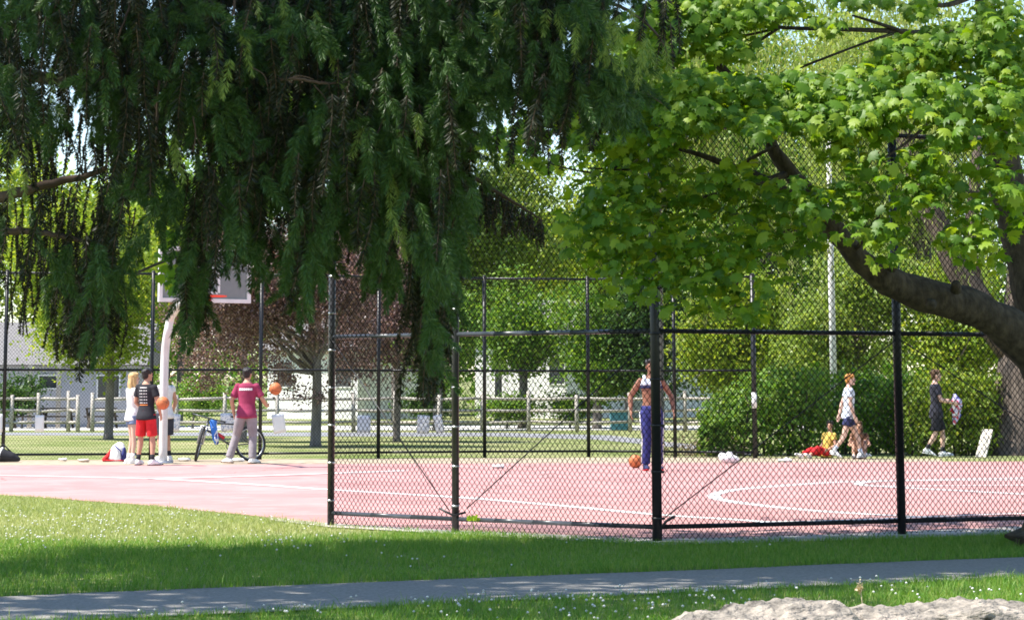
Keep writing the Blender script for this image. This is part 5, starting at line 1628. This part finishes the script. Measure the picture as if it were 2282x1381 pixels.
hb = hair(o, hp, hr, HM['black'], 'short'); hb.scale = (.96, .96, .96); hb.location = Vector(hp(0, 0, 0)) * .04

# 5 man with bare belly and navy track trousers facing us
loc = stand(1453, 1049)
o, J, T, hp, hr = person('man with rolled up white vest, bare belly and navy track trousers behind the corner post', loc, R(180), 1.90,
    dict(elL=(-.33, -.06, 1.17), wrL=(-.35, .06, .95), elR=(.33, -.06, 1.17), wrR=(.33, .05, .93), kneeL=(-.10, .04, .50), kneeR=(.08, .04, .50), ankR=(.10, 0, .085), toeR=(.10, .17, .03)), 'brown')
B = MB(); B.loft(grown(T, 4, 6, .016), (1, 0, 0), 20, .2)
for sx, s in ((-1, 'L'), (1, 'R')):
    B.tube([Vector((sx * .10, .10, 1.34)), Vector((sx * .11, .075, 1.44)), Vector((sx * .11, .0, 1.485)), Vector((sx * .10, -.08, 1.43)), Vector((sx * .09, -.105, 1.34))], .03, 8)
B.remeshed('rolled_vest', CM['paleblue'], .010, o, 2)
B = MB(); B.loft([(c, a + .019, b + .019) for c, a, b in (( (T[3][0] * .35 + T[4][0] * .65), T[4][1], T[4][2]), ((T[3][0] * .1 + T[4][0] * .9), T[4][1], T[4][2]))], (1, 0, 0), 20, .15)
B.build('chest_band', CM['navy'], o)
legs_cloth(o, J, T, CM['blue'], 1.94, .108, .076, 'trousers')
for sx, s in ((-1, 'L'), (1, 'R')):
    hip, kn, an = Vector(J['hip' + s]), Vector(J['knee' + s]), Vector(J['ank' + s])
    v = Vector((sx, .25, 0)).normalized()
    B = MB()
    B.loft([(hip + v * .102, .022, .008), (hip.lerp(kn, .6) + v * .093, .022, .008), (kn + v * .075, .022, .008), (kn.lerp(an, .55) + v * .073, .022, .008), (kn.lerp(an, .92) + v * .070, .022, .008)], (0, 1, 0), 8, .5)
    B.build('side_stripe', CM['white'], o)
shoes(o, J, CM['navy'], CM['red']); hair(o, hp, hr, HM['black'], 'short')

# 6 ginger boy in white striding right
loc = stand(1893, 1023)
stride = dict(hipL=(-.08, .0, .88), hipR=(.08, .0, .88), kneeL=(-.09, .17, .50), ankL=(-.09, .26, .11), toeL=(-.10, .42, .08), kneeR=(.09, -.11, .49), ankR=(.09, -.33, .19), toeR=(.10, -.22, .05),
              elR=(.23, .0, 1.14), wrR=(.22, .10, .88), elL=(-.23, -.10, 1.15), wrL=(-.22, -.16, .90))
o, J, T, hp, hr = person('ginger haired boy in a white t-shirt and dark shorts striding to the right', loc, R(-90), 1.70, stride, 'fair', lean=R(3))
shirt(o, J, T, CM['paleblue'], .5); legs_cloth(o, J, T, CM['navy'], .50, .105, .10); shoes(o, J, CM['white'], M['white_rubber'], CM['paleblue']); hair(o, hp, hr, HM['ginger'], 'short')
B = MB(); B.ell(Vector((.118, -.05, .93)), (.012, .045, .04), None, 12, 8); B.build('shorts_patch', CM['white'], o)

# 7 boy in dark clothes carrying a jersey, walking right
loc = stand(2089, 1018)
o, J, T, hp, hr = person('brown haired boy in dark t-shirt and shorts walking right, carrying a jersey', loc, R(-90), 1.80,
    dict(hipL=(-.08, .0, .90), hipR=(.08, .0, .90), kneeL=(-.09, .13, .50), ankL=(-.09, .13, .09), toeL=(-.10, .30, .04), kneeR=(.09, -.04, .48), ankR=(.09, -.22, .16), toeR=(.10, -.10, .04),
         elR=(.24, .06, 1.14), wrR=(.17, .30, 1.09), elL=(-.24, .08, 1.14), wrL=(-.12, .36, 1.13)), 'fair')
shirt(o, J, T, CM['dark'], .62, long=.05, sl_r=.068); legs_cloth(o, J, T, CM['black'], .90, .108, .10); shoes(o, J, CM['white'], M['white_rubber'], CM['black']); hair(o, hp, hr, HM['brown'], 'short')
# the jersey he carries
jl = loc + Vector((.40, 0, 0))
B = MB()
rj = random.Random(3)
B.loft([((0, 0, 1.27), .05, .06), ((.02, 0, 1.18), .11, .09), ((.04, 0, 1.05), .12, .10), ((.02, 0, .92), .09, .08), ((0, .01, .78), .07, .05), ((-.02, 0, .68), .04, .03)], (1, 0, 0), 16)
for k in range(9):
    B.ell((rj.uniform(-.06, .10), rj.uniform(-.08, .05), rj.uniform(.8, 1.2)), (.045, .05, .07), Euler((rj.random(), rj.random(), 0)).to_matrix(), 10, 8)
m, nt, b = new_mat('jersey_cloth')
vz = nt.nodes.new('ShaderNodeTexNoise'); vz.inputs['Scale'].default_value = 5.5; vz.inputs['Detail'].default_value = 1
tc = nt.nodes.new('ShaderNodeTexCoord'); nt.links.new(tc.outputs['Object'], vz.inputs['Vector'])
cr = nt.nodes.new('ShaderNodeValToRGB'); cr.color_ramp.interpolation = 'CONSTANT'
e_ = cr.color_ramp.elements
e_[0].position = 0; e_[0].color = (.06, .06, .32, 1); e_[1].position = .40; e_[1].color = (.50, .48, .70, 1)
for p_, c_ in ((.52, (.55, .03, .06, 1)), (.58, (.75, .75, .8, 1)), (.64, (.42, .40, .62, 1))):
    q_ = e_.new(p_); q_.color = c_
nt.links.new(vz.outputs['Fac'], cr.inputs['Fac']); nt.links.new(cr.outputs['Color'], b.inputs['Base Color']); b.inputs['Roughness'].default_value = .8
jo = B.remeshed('folded_jersey', m, .012, None, 2); jo.location = jl
tag(jo, 'crumpled blue, white and red jersey held in front of the walking boy', 'jersey')

# 8, 9 seated girls by the hedge
sit = dict(hipL=(-.09, 0, .92), hipR=(.09, 0, .92))
g = gp(1872, 1026); loc = Vector((g.x, g.y + 1.9, .01))
o, J, T, hp, hr = person('dark haired girl in a yellow top and red trousers sitting by the hedge', loc, R(125), 1.42,
    dict(kneeL=(-.12, .40, .24), ankL=(-.14, .72, .07), toeL=(-.16, .86, .10), kneeR=(.12, .40, .20), ankR=(.14, .74, .07), toeR=(.16, .88, .10), elR=(.24, -.05, 1.15), wrR=(.25, .14, .98), elL=(-.24, -.05, 1.15), wrL=(-.2, .16, .98)), 'tan', drop=.82, girl=True, lean=R(-14), head_yaw=R(35))
shirt(o, J, T, CM['yellow'], .45); legs_cloth(o, J, T, CM['red'], 1.7, .105, .075, 'trousers'); shoes(o, J, CM['white']); hair(o, hp, hr, HM['black'], 'bun')
g = gp(1944, 1026); loc = Vector((g.x, g.y + 1.6, .01))
o, J, T, hp, hr = person('girl in a brown top sitting with raised knees, right of the striding boy', loc, R(170), 1.40,
    dict(kneeL=(-.15, .38, .44), ankL=(-.14, .62, .08), toeL=(-.15, .76, .04), kneeR=(.15, .38, .42), ankR=(.14, .64, .08), toeR=(.15, .78, .04), elR=(.26, .10, 1.18), wrR=(.14, .36, 1.16), elL=(-.26, .10, 1.18), wrL=(-.14, .36, 1.16)), 'tan', drop=.82, girl=True, lean=R(8))
shirt(o, J, T, CM['brown'], .2); legs_cloth(o, J, T, CM['brown'], .35, .10, .095); shoes(o, J, CM['beige']); hair(o, hp, hr, HM['brown'], 'long')
# ================================================================== basketball hoop
pb = stand(363, 1031)
Nn = Vector((.50, -.866, 0)).normalized()          # the board faces right and towards us
Tn = Vector((-Nn.y, Nn.x, 0))                       # along the board
if Tn.x < 0: Tn = -Tn
HP = thing('basketball_hoop', 'basketball hoop with a curved white pole and a clear framed backboard, half hidden by spruce', 'hoop', pb)
bc = at(457, 614, 47.6) - pb                        # board centre
zt, zb_ = zat(552, 47.6), zat(675, 47.6)
bw, bh = 1.83, zt - zb_
bc.z = (zt + zb_) / 2
MB().tube([(0, 0, -.05), (0, 0, .03)], .20, 18).build('base_plate', M['steel'], HP)
pp = [(0, 0, 0), (0, 0, 1.0), (.0, 0, 1.75), Nn * .03 + Vector((0, 0, 2.15)), Nn * .14 + Vector((0, 0, 2.5)), Nn * .36 + Vector((0, 0, 2.85)), Vector((bc.x, bc.y, 0)) * .62 + Vector((0, 0, 3.08)), Vector((bc.x, bc.y, bc.z - .22)) - Nn * .22]
q = spline([tuple(p) for p in pp], 34)
MB().tube([tuple(p) for p in q], [.082] * 20 + [.078] * 14, 18).build('pole', M['pole_paint'], HP)
Rb = Matrix((Tn, -Nn, Vector((0, 0, 1)))).transposed()   # local x along board, y towards the back
def board(c, s): mb = MB(); mb.box(bc + Rb @ Vector(c), s, Rb); return mb
fr = MB()
for sx in (-1, 1): fr.box(bc + Rb @ Vector((sx * (bw / 2 - .035), 0, 0)), (.07, .06, bh), Rb)
for sz in (-1, 1): fr.box(bc + Rb @ Vector((0, .002, sz * (bh / 2 - .035))), (bw - .14, .055, .07), Rb)
fr.build('board_frame', M['white_paint'], HP)
m, nt, b = new_mat('board_glass')
b.inputs['Base Color'].default_value = (.24, .25, .26, 1); b.inputs['Roughness'].default_value = .3
tr = nt.nodes.new('ShaderNodeBsdfTransparent'); tr.inputs['Color'].default_value = (.85, .92, .9, 1)
mx = nt.nodes.new('ShaderNodeMixShader'); mx.inputs['Fac'].default_value = .30
nz = nt.nodes.new('ShaderNodeTexNoise'); nz.inputs['Scale'].default_value = 2.5
mr = nt.nodes.new('ShaderNodeMapRange'); mr.inputs['From Min'].default_value = .3; mr.inputs['From Max'].default_value = .7; mr.inputs['To Min'].default_value = .18; mr.inputs['To Max'].default_value = .4
nt.links.new(nz.outputs['Fac'], mr.inputs['Value']); nt.links.new(mr.outputs['Result'], mx.inputs['Fac'])
nt.links.new(b.outputs['BSDF'], mx.inputs[1]); nt.links.new(tr.outputs['BSDF'], mx.inputs[2]); nt.links.new(mx.outputs['Shader'], nt.nodes['Material Output'].inputs['Surface'])
board((0, .01, 0), (bw - .14, .014, bh - .14)).build('backboard', m, HP)
sq = MB()
z0 = -bh / 2 + .18
for sx in (-1, 1): sq.box(bc + Rb @ Vector((sx * .28, -.002, z0 + .22)), (.045, .008, .45), Rb)
for z in (z0, z0 + .44): sq.box(bc + Rb @ Vector((0, -.0025, z)), (.515, .008, .045), Rb)
sq.build('target_square', M['white_paint'], HP)
rc = bc + Nn * (.23 + .15) + Vector((0, 0, 3.05 - bc.z))
M['rim_red'] = pm('rim_red', (.75, .06, .03), .45, .1, 20)
rm = MB(); rm.torus(rc, .23, .012, Tn, Nn, 36, 8); rm.box(bc + Nn * .10 + Vector((0, 0, 3.05 - bc.z)), (.16, .14, .035), Rb); rm.box(bc + Nn * .04 + Vector((0, 0, 3.0 - bc.z)), (.2, .02, .16), Rb)
rim = rm.build('rim', M['rim_red'], HP)
ar = MB()
for sx in (-1, 1):
    for sz in (-.28, .28):
        ar.tube([Vector((bc.x, bc.y, bc.z - .2)) - Nn * .24, bc + Rb @ Vector((sx * .6, .05, sz))], .022, 8)
ar.build('support_arms', M['dark_coat'], HP)

# ================================================================== basketballs
m, nt, b = new_mat('basketball_skin')
tc = nt.nodes.new('ShaderNodeTexCoord'); nz = nt.nodes.new('ShaderNodeTexVoronoi'); nz.inputs['Scale'].default_value = 90
nt.links.new(tc.outputs['Object'], nz.inputs['Vector'])
bp = nt.nodes.new('ShaderNodeBump'); bp.inputs['Strength'].default_value = .3; bp.inputs['Distance'].default_value = .002
nt.links.new(nz.outputs['Distance'], bp.inputs['Height']); nt.links.new(bp.outputs['Normal'], b.inputs['Normal'])
b.inputs['Base Color'].default_value = (.52, .155, .05, 1); b.inputs['Roughness'].default_value = .6
M['ball_seam'] = pm('ball_seam', (.03, .02, .02), .7)
def ball(label, p, rot=(0, 0, 0)):
    mb = MB(); mb.ell((0, 0, 0), (.12, .12, .12), None, 28, 18)
    o = mb.build('basketball', m); o.location = p; o.rotation_euler = rot
    tag(o, label, 'basketball', 'orange basketballs')
    s = MB(); X, Y, Z = Vector((1, 0, 0)), Vector((0, 1, 0)), Vector((0, 0, 1))
    s.torus((0, 0, 0), .1195, .0022, X, Y, 36, 5); s.torus((0, 0, 0), .1195, .0022, X, Z, 36, 5)
    for sx in (-1, 1):
        s.torus((sx * .075, 0, 0), .0935, .0022, Y, Z, 30, 5)
    s.build('seams', M['ball_seam'], o)
    return o
ball('orange basketball in the air right of the man in maroon', at(614, 866, 50.5), (.4, .2, .3))
ball('orange basketball in front of the white hoop pole', at(363, 898, 48.4), (1.2, .3, 0))
b3 = stand(1416, 1043); ball('orange basketball lying on the court beside the man with bare belly', b3 + Vector((0, 0, .115)), (.2, .9, .3))

# ================================================================== bicycle leaning on the far fence
fw = gp(430, 1029); 
BK = thing('bicycle', 'dark mountain bicycle with its front wheel turned towards us, leaning by the fence', 'bicycle', (fw.x, fw.y, 0), 0)
M['tyre'] = pm('tyre', (.03, .03, .032), .8, .2, 40)
M['bike_frame'] = pm('bike_frame', (.06, .065, .075), .35, .15, 30, spec=.6)
M['alloy'] = pm('alloy', (.42, .43, .45), .35, .1, 30, metal=.7)
hx = Vector((-.84, -.54, 0)).normalized()      # the way it points
ln_ = Vector((.10, .20, 1)).normalized()       # leaning back against the fence
sdv = hx.cross(ln_).normalized()
up_ = sdv.cross(hx).normalized()
org = Vector((.16, .25, 0))
def bk(f, u, s=0): return org + hx * f + up_ * u + sdv * s
def wheel(c, ax, ay):
    w = MB(); w.torus(c, .325, .026, ax, ay, 40, 8)
    wo = w.build('wheel', M['tyre'], BK)
    r_ = MB(); r_.torus(c, .295, .012, ax, ay, 40, 6); r_.build('rim', M['alloy'], wo)
    s = MB(); az = ax.cross(ay)
    s.tube([c - az * .04, c + az * .04], .02, 8)
    for k in range(18):
        a = 2 * math.pi * k / 18
        s.tube([c + az * (.02 if k % 2 else -.02), c + (ax * math.cos(a) + ay * math.sin(a)) * .295], .002, 4)
    s.build('spokes', M['alloy'], wo)
wheel(bk(-1.08, .34), hx, up_)
# front wheel: turned about the steering axis
st = (up_ * .94 - hx * .34).normalized()
hd_ = bk(-.10, .74)
fa = bk(0, .34)
turn = Matrix.Rotation(R(62), 3, st)
fdir = turn @ hx
fc = hd_ + turn @ (fa - hd_)
fup = (st - fdir * st.dot(fdir)).normalized()
wheel(fc, fdir, fup)
f_ = MB()
bb, stc, hb, ht = bk(-.66, .30), bk(-.76, .72), bk(-.12, .62), bk(-.15, .76)
ra = bk(-1.08, .34)
for a, b_, r_ in ((bb, stc, .018), (bb, hb, .021), (stc, ht, .018), (hb, ht, .022)): f_.tube([a, b_], r_, 10)
for sx in (-.05, .05):
    f_.tube([bb + sdv * sx * .6, ra + sdv * sx], .010, 8); f_.tube([bk(-.755, .70) + sdv * sx * .5, ra + sdv * sx], .009, 8)
f_.build('frame', M['bike_frame'], BK)
k_ = MB()
axs = fdir.cross(fup).normalized()
for sx in (-.055, .055):
    k_.tube([fc + axs * sx, fc + fup * .36 + axs * sx, hd_ + axs * sx * .9 - st * .06], .017, 8)
k_.tube([hd_ - st * .06 - axs * .06, hd_ - st * .06 + axs * .06], .02, 8)
k_.build('fork', M['alloy'], BK)
h_ = MB(); top = ht + st * .10
h_.tube([ht, top, top + fdir * .08], .016, 8)
h_.tube([top + fdir * .08 - axs * .33 - fdir * .05, top + fdir * .08 - axs * .15, top + fdir * .08 + axs * .15, top + fdir * .08 + axs * .33 - fdir * .05], .013, 8)
hbo = h_.build('handlebar', M['bike_frame'], BK)
for sx in (-1, 1):
    e0 = top + fdir * .08 + axs * sx * .33 - fdir * .05
    MB().tube([e0 - axs * sx * .09, e0 + axs * sx * .01], .018, 8).build('grip', M['tyre'], hbo)
s_ = MB(); sp0 = stc + (stc - bb).normalized() * .16
s_.loft([(sp0 + hx * .12, .025, .018), (sp0, .05, .025), (sp0 - hx * .12, .075, .03)], sdv, 12); s_.build('saddle', M['tyre'], BK)
MB().tube([stc, sp0], .014, 8).build('seat_post', M['alloy'], BK)
c_ = MB(); c_.torus(bb + sdv * .05, .09, .008, hx, up_, 28, 6); c_.tube([bb - sdv * .08, bb + sdv * .08], .02, 8)
c_.tube([bb + sdv * .08, bb + sdv * .085 + hx * .06 - up_ * .16], .012, 6); c_.tube([bb - sdv * .08, bb - sdv * .085 - hx * .06 + up_ * .16], .012, 6)
c_.box(bb + sdv * .12 + hx * .06 - up_ * .16, (.10, .09, .025)); c_.box(bb - sdv * .12 - hx * .06 + up_ * .16, (.10, .09, .025))
c_.build('crankset', M['bike_frame'], BK)
# red bottle on the frame and a blue cloth hung over the top tube
bt = MB(); p0 = bb.lerp(hb, .30) + up_ * .06; p1 = bb.lerp(hb, .62) + up_ * .06
bt.tube([p0, p0.lerp(p1, .75), p0.lerp(p1, .85), p1], [.037, .037, .022, .02], 12)
o = bt.build('water_bottle', pm('bottle_red', (.5, .03, .05), .4)); o.location = BK.location; tag(o, 'red water bottle on the bicycle frame', 'bottle')
cl_ = MB(); tp = stc.lerp(ht, .80)
cl_.loft([(tp + Vector((0, -.03, .04)), .08, .05), (tp + Vector((.02, -.05, -.12)), .07, .045), (tp + Vector((.05, -.05, -.28)), .065, .04), (tp + Vector((.08, -.05, -.40)), .045, .03)], (1, 0, 0), 16)
cl_.ell(tp + Vector((.06, -.08, -.32)), (.05, .04, .07), None, 10, 8)
m2, nt, b = new_mat('striped_cloth')
tc = nt.nodes.new('ShaderNodeTexCoord'); wv = nt.nodes.new('ShaderNodeTexNoise'); wv.inputs['Scale'].default_value = 6; wv.inputs['Detail'].default_value = 1
cr = nt.nodes.new('ShaderNodeValToRGB'); cr.color_ramp.interpolation = 'CONSTANT'; e_ = cr.color_ramp.elements
e_[0].color = (.03, .05, .28, 1); e_[1].position = .46; e_[1].color = (.65, .68, .75, 1); x_ = e_.new(.53); x_.color = (.05, .20, .66, 1)
nt.links.new(tc.outputs['Object'], wv.inputs['Vector']); nt.links.new(wv.outputs['Fac'], cr.inputs['Fac']); nt.links.new(cr.outputs['Color'], b.inputs['Base Color']); b.inputs['Roughness'].default_value = .85
o = cl_.remeshed('hanging_jacket', m2, .012, None, 3); o.location = BK.location; tag(o, 'blue and white jacket hung over the bicycle frame', 'jacket')

# ================================================================== bags and small things by the far fence
def lump(name, label, catg, px, py, parts_, mats, group=None, back=0.0):
    p = stand(px, py); p.y += back
    root = thing(name, label, catg, p, 0, group)
    for (nm, solids, mt) in parts_:
        mb = MB()
        for s in solids:
            if s[0] == 'e': mb.ell(s[1], s[2], Euler(s[3]).to_matrix() if len(s) > 3 else None, 16, 12)
            if s[0] == 't': mb.tube(s[1], s[2], 8)
            if s[0] == 'l': mb.loft(s[1], s[2] if len(s) > 2 else (1, 0, 0), 16)
        if nm in ('strap', 'cord'): mb.build(nm, mats[mt], root)
        else: mb.remeshed(nm, mats[mt], .014, root, 3)
    return root
lump('backpack', 'slumped white and blue backpack with a red side behind the blond girl', 'bag', 256, 1029, [
    ('bag_body', [('l', [((0, 0, .03), .21, .13), ((.03, 0, .16), .18, .12), ((.06, 0, .28), .13, .09), ((.08, 0, .33), .08, .05)])], 'white'),
    ('side_panel', [('l', [((.13, -.02, .04), .07, .12), ((.15, -.02, .16), .05, .11), ((.15, -.01, .25), .03, .08)])], 'blue'),
    ('base_panel', [('l', [((-.24, 0, .03), .05, .12), ((-.16, 0, .10), .05, .12), ((-.10, 0, .22), .03, .06)]), ('l', [((-.22, -.01, .02), .02, .13), ((.2, -.01, .02), .02, .13)], (0, 0, 1))], 'red'),
    ('strap', [('t', [(-.02, -.12, .3), (.10, -.17, .2), (.12, -.14, .05)], .014)], 'blue')], dict(CM), None, .25)
lump('sports_bag', 'black sports bag with a white stripe lying at the left end of the far fence', 'bag', 10, 1030, [
    ('bag_body', [('l', [((-.25, 0, .10), .10, .12), ((-.05, 0, .13), .13, .14), ((.15, 0, .09), .09, .12), ((.25, 0, .05), .05, .08)], (0, 0, 1))], 'black'),
    ('stripe', [('l', [((-.12, -.02, .05), .03, .15), ((-.08, -.01, .18), .03, .13), ((-.06, .02, .265), .03, .06)])], 'white'),
    ('strap', [('t', [(-.2, 0, .2), (-.05, -.02, .34), (.12, 0, .18)], .016)], 'black')], CM, None, .1)
lump('plastic_bag', 'crumpled white plastic bag on the ground in front of the rounded hedge bush', 'bag', 1624, 1032, [
    ('bag_body', [('e', (0, 0, .08), (.16, .12, .10)), ('e', (.10, .02, .06), (.12, .1, .08)), ('e', (-.12, .02, .12), (.07, .06, .08), (.3, .4, 0)), ('e', (.03, 0, .17), (.06, .05, .05), (.5, .2, 0))], 'white')], CM, None, .1)
lump('towel', 'small white towel dropped on the court edge left of the seated girl in yellow', 'towel', 1752, 1030, [
    ('cloth', [('e', (0, 0, .03), (.13, .1, .035)), ('e', (.05, 0, .05), (.07, .06, .035), (.2, .3, 0)), ('e', (-.1, .02, .03), (.06, .07, .03))], 'white')], CM, None, .1)
for k, (px, py, s, lab) in enumerate([(183, 1030, .8, 'pale crumpled cloth on the ground right of the black sports bag'), (137, 1028, .55, 'small white crumpled cloth between sports bag and backpack'),
                                   (408, 1028, .9, 'white shoes and socks piled right of the hoop pole base'), (526, 1029, 1.0, 'white cloth lying between the legs of the man in maroon'), (1110, 1044, .8, 'white cloth lying on the court behind the second near post')]):
    lump('crumpled_cloth', lab, 'cloth', px, py, [('cloth', [('e', (0, 0, .03), (.12 * s, .09, .04 * s)), ('e', (.1 * s, .02, .03), (.06 * s, .05, .035), (.2, .3, 0)), ('e', (-.09 * s, 0, .03), (.05, .06, .03 * s), (0, .4, .2))], 'white' if k != 0 else 'beige')], CM, 'white cloths dropped at the court edge', .15)

# pale board leaning on the willow
p = gp(2190, 1021); p.y += .2
bd = thing('leaning_board', 'pale wooden board leaning on the big grey trunk', 'board', (p.x, p.y, 0))
mb = MB(); mb.bar((0, 0, .02), (.22, .25, .58), .24, .03); mb.bar((0.03, -.03, .04), (.20, .17, .50), .05, .03)
mb.build('panel', pm('pale_board', (.66, .60, .52), .7, .12, 8, .2), bd)

# white lamp pole behind the hedge
lp = at(1861, 1000, 61.0)
LP = thing('lamp_pole', 'tall white painted lamp pole standing behind the hedge', 'lamp pole', (lp.x, 61.0, 0))
MB().tube([(0, 0, 0), (0, 0, 4), (0, 0, 7.2)], [.085, .075, .055], 14).build('pole', M['white_paint'], LP)
mb = MB(); mb.tube([(0, 0, 7.1), (.15, 0, 7.35), (.5, 0, 7.4)], .03, 8); mb.ell((.65, 0, 7.38), (.28, .12, .07), None, 14, 8)
mb.build('lamp_head', M['white_paint'], LP)

# teal bin beyond the rail fence
bp_ = at(1382, 940, 93.5)
BN = thing('recycling_bin', 'teal blue recycling bin beyond the rail fence', 'bin', (bp_.x, 93.5, 0))
MB().box((0, 0, .32), (.66, .5, .6), None, 1.08).build('bin_body', pm('teal_plastic', (.09, .25, .32), .5), BN)
lid = MB(); lid.box((0, 0, .66), (.76, .6, .07)); lid.tube([(-.3, .31, .66), (.3, .31, .66)], .03, 8); lid.build('lid', pm('teal_lid', (.05, .2, .28), .5), BN)

# ================================================================== buildings
M['siding_grey'] = pm('siding_grey', (.42, .42, .45), .8, .06, 3, .3, stretch=(.2, .2, 12))
M['roof_grey'] = pm('roof_grey', (.20, .19, .19), .9, .2, 10, .4)
M['white_wall'] = pm('white_wall', (.80, .79, .77), .7, .04, 3)
M['window_dark'] = pm('window_dark', (.04, .045, .055), .15, .2, 3, spec=.6)
def house(label, px0, px1, Y, zw, rot, wallm, wins, posts=(), depth=6, roof=True):
    a, b = at(px0, 900, Y), at(px1, 900, Y)
    w = (b.x - a.x) / math.cos(rot)
    c = (a + b) / 2
    H = thing('house' if wallm == 'white_wall' else 'pavilion', label, 'building', (c.x, Y, 0), rot)
    MB().box((0, depth / 2, zw / 2), (w, depth, zw)).build('wall', M[wallm], H)
    if roof:
        r = MB(); e = .5
        vs = [(-w / 2 - e, -e, zw), (w / 2 + e, -e, zw), (w / 2 + e, depth + e, zw), (-w / 2 - e, depth + e, zw), (-w / 2 - e, depth / 2, zw + 1.7), (w / 2 + e, depth / 2, zw + 1.7)]
        r.raw([(x, y, z + .02) for x, y, z in vs], [(0, 1, 5, 4), (2, 3, 4, 5), (1, 2, 5), (3, 0, 4), (3, 2, 1, 0)])
        r.build('roof', M['roof_grey'], H)
    for (fx_, z, ww, hh) in wins:
        fo = MB(); x = -w / 2 + fx_ * w
        for sx in (-1, 1): fo.box((x + sx * (ww / 2 + .03), -.03, z), (.06, .06, hh + .12))
        for sz in (-1, 1): fo.box((x, -.03, z + sz * (hh / 2 + .03)), (ww, .056, .06))
        f = fo.build('window', M['white_paint'], H)
        MB().box((x, -.008, z), (ww, .012, hh)).build('pane', M['window_dark'], f)
    for fx_ in posts:
        x = -w / 2 + fx_ * w
        MB().box((x, -1.2, zw / 2), (.16, .16, zw)).build('porch_post', M['wood_rail'], H)
    return H
house('low grey pavilion with porch posts and a small dark window at the left edge', -120, 300, 101, 2.35, R(0), 'siding_grey', [(.54, 1.72, .7, .45), (.86, 1.5, .8, .9)], (.2, .47, .62, .9))
house('bright white house seen behind the plum tree trunk', 590, 800, 132, 3.4, R(-38), 'white_wall', [(.2, 2.2, 1, 1.2), (.85, 2.2, 1, 1.2)])
house('bright white house seen through the tree with a pale grey trunk', 1060, 1260, 136, 4.4, R(-35), 'white_wall', [(.9, 2.4, .9, 1.3)])
house('white gable house glimpsed between the tree crowns left of the corner post', 1330, 1460, 140, 5.0, R(-35), 'white_wall', [(.75, 3, .9, 1.2)])
# picnic tables in the shade of the pavilion
for k, (px, lab) in enumerate([(60, 'dark picnic table left of the white paper sheet, under the pavilion'), (128, 'dark picnic table right of the white paper sheet, under the pavilion'), (226, 'dark picnic table behind the slim green tree trunk')]):
    c = at(px, 920, 98.5)
    t = thing('picnic_table', lab, 'table', (c.x, 98.5, 0), 0, 'picnic tables by the pavilion')
    mb = MB(); mb.box((0, 0, .74), (1.1, .75, .05)); mb.build('table_top', M['bark'], t)
    for s in (-1, 1):
        mb = MB(); mb.box((0, s * .62, .44), (1.1, .25, .05)); mb.build('bench', M['bark'], t)
        mb = MB(); mb.bar((s * .42, -.6, 0), (s * .42, .25, .72), .08, .08); mb.bar((s * .42 + .09 * s, .6, 0), (s * .42 + .09 * s, -.25, .72), .08, .08); mb.build('leg_frame', M['bark'], t)
